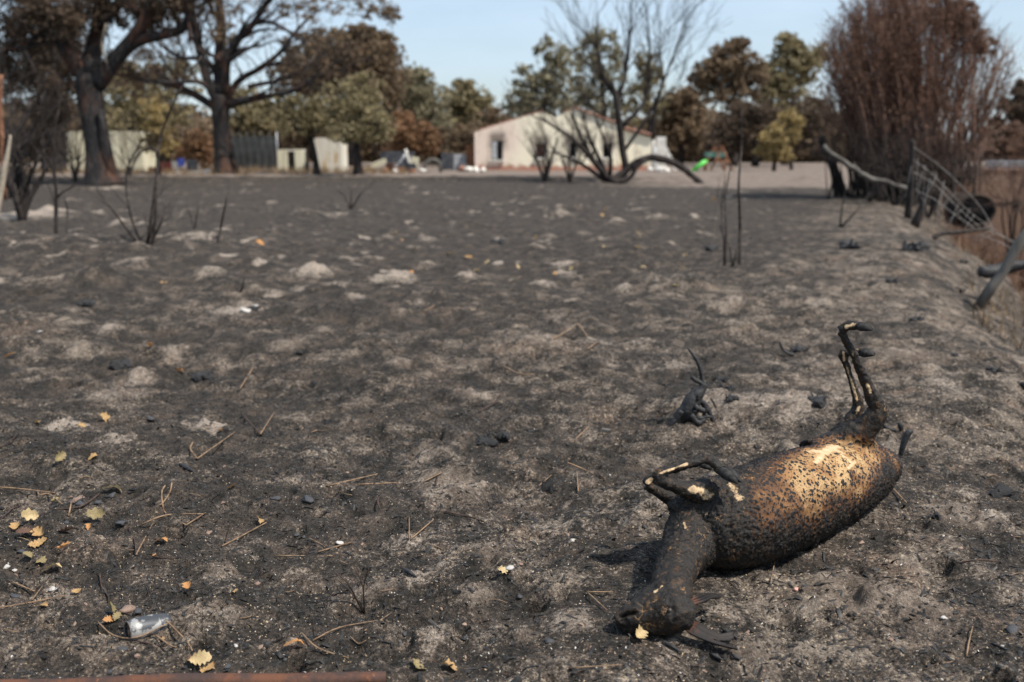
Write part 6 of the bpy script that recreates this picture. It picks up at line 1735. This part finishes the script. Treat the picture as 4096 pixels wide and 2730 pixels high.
for lab, bx, by, Yb, n_, mt in (('reddish bramble tangle on the bank above the culvert', 3720, 800, 27, 9, 'stem_red'), ('dark bramble tangle behind the upright post', 3580, 790, 27, 8, 'twig_dark'), ('scorched bramble at the right edge below the road', 4060, 900, 21, 9, 'stem_red'), ('low bramble between the posts and the big bush', 3480, 770, 28, 7, 'twig_dark')):
    shrub('burnt_bramble', lab, (bx, by), [[(bx + rnd.uniform(-70, 70), by - rnd.uniform(40, 90)), (bx + rnd.uniform(-150, 150), by - rnd.uniform(60, 190))] for _ in range(n_)], Yb, 4, mat=mt, kids=3, L=.7, dep=2, group='brambles along the ditch')
Yf = 17.0
t = empty('wire_fence', 'collapsed sagging wire fence hanging into the ditch', 'wire fence', P(3700, 940, Yf))
LONG = [[(3652, 640), (3720, 690), (3800, 770), (3880, 850), (3990, 930), (4096, 1000)], [(3655, 690), (3740, 740), (3830, 830), (3930, 920)], [(3800, 700), (3870, 770), (3930, 840), (3975, 920)], [(3655, 590), (3740, 650), (3800, 700)], [(3660, 760), (3740, 800), (3820, 860), (3900, 915)], [(3950, 920), (4040, 960), (4110, 985)], [(3920, 940), (4000, 970), (4050, 1000)]]
for q in LONG:
    mb = MB(); stube(mb, [P(a, b, Yf + .25 * math.sin(a)) for a, b in q], [1.5 * mpp(Yf)] * len(q), 4, 4); mb.build('wire', M['wire'], t)
for k in range(17):
    u = k / 16
    a = spline(LONG[0], 4); b = spline(LONG[4], 4)
    i = int(u * (len(b) - 1)); i2 = int(u * (len(a) - 1) * .8)
    A_, B_ = P(a[i2][0], a[i2][1], Yf), P(b[i][0] - 10, b[i][1] + 30 + 40 * (1 - u), Yf + .1)
    mb = MB(); A_ += Vector((rnd.uniform(-.12, .12), rnd.uniform(-.1, .1), rnd.uniform(-.1, .1))); B_ += Vector((rnd.uniform(-.25, .25), rnd.uniform(-.2, .2), rnd.uniform(-.15, .05)))
    mb.tube([A_, A_.lerp(B_, .5) + Vector((rnd.uniform(-.15, .05), 0, -.12)), B_], 1.0 * mpp(Yf), 4); mb.build('wire', M['wire'], t)

# culvert mouth under the causeway, road and guard rail
Yc = 28.6
cc = P(3850, 835, Yc)
t = empty('culvert', 'dark round culvert mouth in the bank of the ditch', 'culvert', cc)
mb = MB(); nn = 28
for rr_, yy in ((.54, 1.6), (.54, -.9), (.49, -.9), (.49, 1.6)):
    for k in range(nn):
        a_ = 2 * math.pi * k / nn; mb.v.append(cc + Vector((math.cos(a_) * rr_, yy, math.sin(a_) * rr_ * .8)))
for i in range(3):
    for k in range(nn): mb.f.append((i * nn + k, i * nn + (k + 1) % nn, (i + 1) * nn + (k + 1) % nn, (i + 1) * nn + k))
for k in range(nn): mb.f.append((3 * nn + k, 3 * nn + (k + 1) % nn, (k + 1) % nn, k))
mb.build('pipe', M['twig_dark'], t)
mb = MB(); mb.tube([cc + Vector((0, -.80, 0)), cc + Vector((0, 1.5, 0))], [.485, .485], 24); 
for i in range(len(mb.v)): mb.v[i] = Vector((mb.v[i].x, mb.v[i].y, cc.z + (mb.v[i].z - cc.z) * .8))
mb.build('inside', M['dark_void'], t)  # solid dark plug, the shade inside the pipe put into its colour

Yr = 38.0
za = P(4000, 686, Yr).z
mb = MB()
xa, xb = P(3760, 690, Yr).x, 90
n = 30
for k in range(n + 1):
    x = xa + (xb - xa) * k / n
    mb.v += [Vector((x, Yr, max(za, H(x, Yr) + .004) if False else za)), Vector((x, Yr + 6, za + .03)), Vector((x, Yr + 6.3, za - 1.2)), Vector((x, Yr - .5, za - 1.2))]
for k in range(n):
    b_ = k * 4
    for j in range(4): mb.f.append((b_ + j, b_ + 4 + j, b_ + 4 + (j + 1) % 4, b_ + (j + 1) % 4))
mb.f.append((0, 1, 2, 3))
o = mb.build('road', M['asphalt'], kind='structure', smooth=False)
t = empty('guard_rail', 'pale steel guard rail along the road at right', 'guard rail', (xa + 2, Yr + .6, za))
zr = P(4000, 655, Yr).z
mb = MB()
for dz in (0, .14):
    mb.tube([(xa + 2, Yr + .6, zr - .1 + dz), (60, Yr + .6, zr - .1 + dz)], .06, 8)
mb.build('rail', M['metal_grey'], t)
for k in range(9):
    x = xa + 2.3 + k * 2.0
    mb = MB(); mb.box(Vector((x, Yr + .72, (za + zr) / 2)), .05, .06, (zr - za) / 2 + .02); mb.build('post', M['metal_grey'], t, smooth=False)


# ------------------------------------------------------------------ far-off woods that read as one mass
def woods():
    rg = np.random.default_rng(77)
    prof = [(-2600, 420), (-900, 400), (-200, 330), (0, 430), (300, 470), (600, 470), (900, 480), (1200, 460), (1600, 520), (1900, 560), (2100, 520), (2500, 520), (2700, 490), (3000, 470), (3300, 470), (3600, 560), (3900, 610), (4100, 560), (4600, 470), (5200, 480), (6600, 430)]
    xs, ys = zip(*prof)
    Y = 112.0
    pts = []
    for k in range(4600):
        px = rg.uniform(-2600, 6600); topy = np.interp(px, xs, ys) + 45 * vnoise(np.array([px / 45.]), np.array([0.]), None, 9)[0]
        py = topy + (700 - topy) * rg.random() ** 1.2
        c = P(px, py, Y + rg.uniform(-8, 12)); s = 1.0
        pts.append(np.array(c) + rg.normal(size=(26, 3)) * np.array([s, s, s * .7]) * .7)
    Q = np.vstack(pts); Q = Q[Q[:, 2] > 0]
    V, F = leafquads(Q, .55, rg)
    o = link(npmesh('far_woods', V, F), 'far_woods', M['leaf_brown'], kind='stuff', smooth=False)
    tag(o, 'far brown scorched woods closing the view behind the yard', 'woods')
    mb = MB()
    for k in range(170):
        px = rg.uniform(-2000, 6000); b = P(px, 690, Y - 6 + rg.uniform(-6, 6)); h = rg.uniform(4, 7)
        mb.tube([(b.x, b.y, -.2), (b.x + rg.normal() * .2, b.y, h * .5), (b.x + rg.normal() * .4, b.y, h)], [.16, .12, .05], 5)
    o = mb.build('far_trunks', M['bark_dark'], kind='stuff'); tag(o, 'dark trunks along the edge of the far woods', 'tree trunks')


woods()
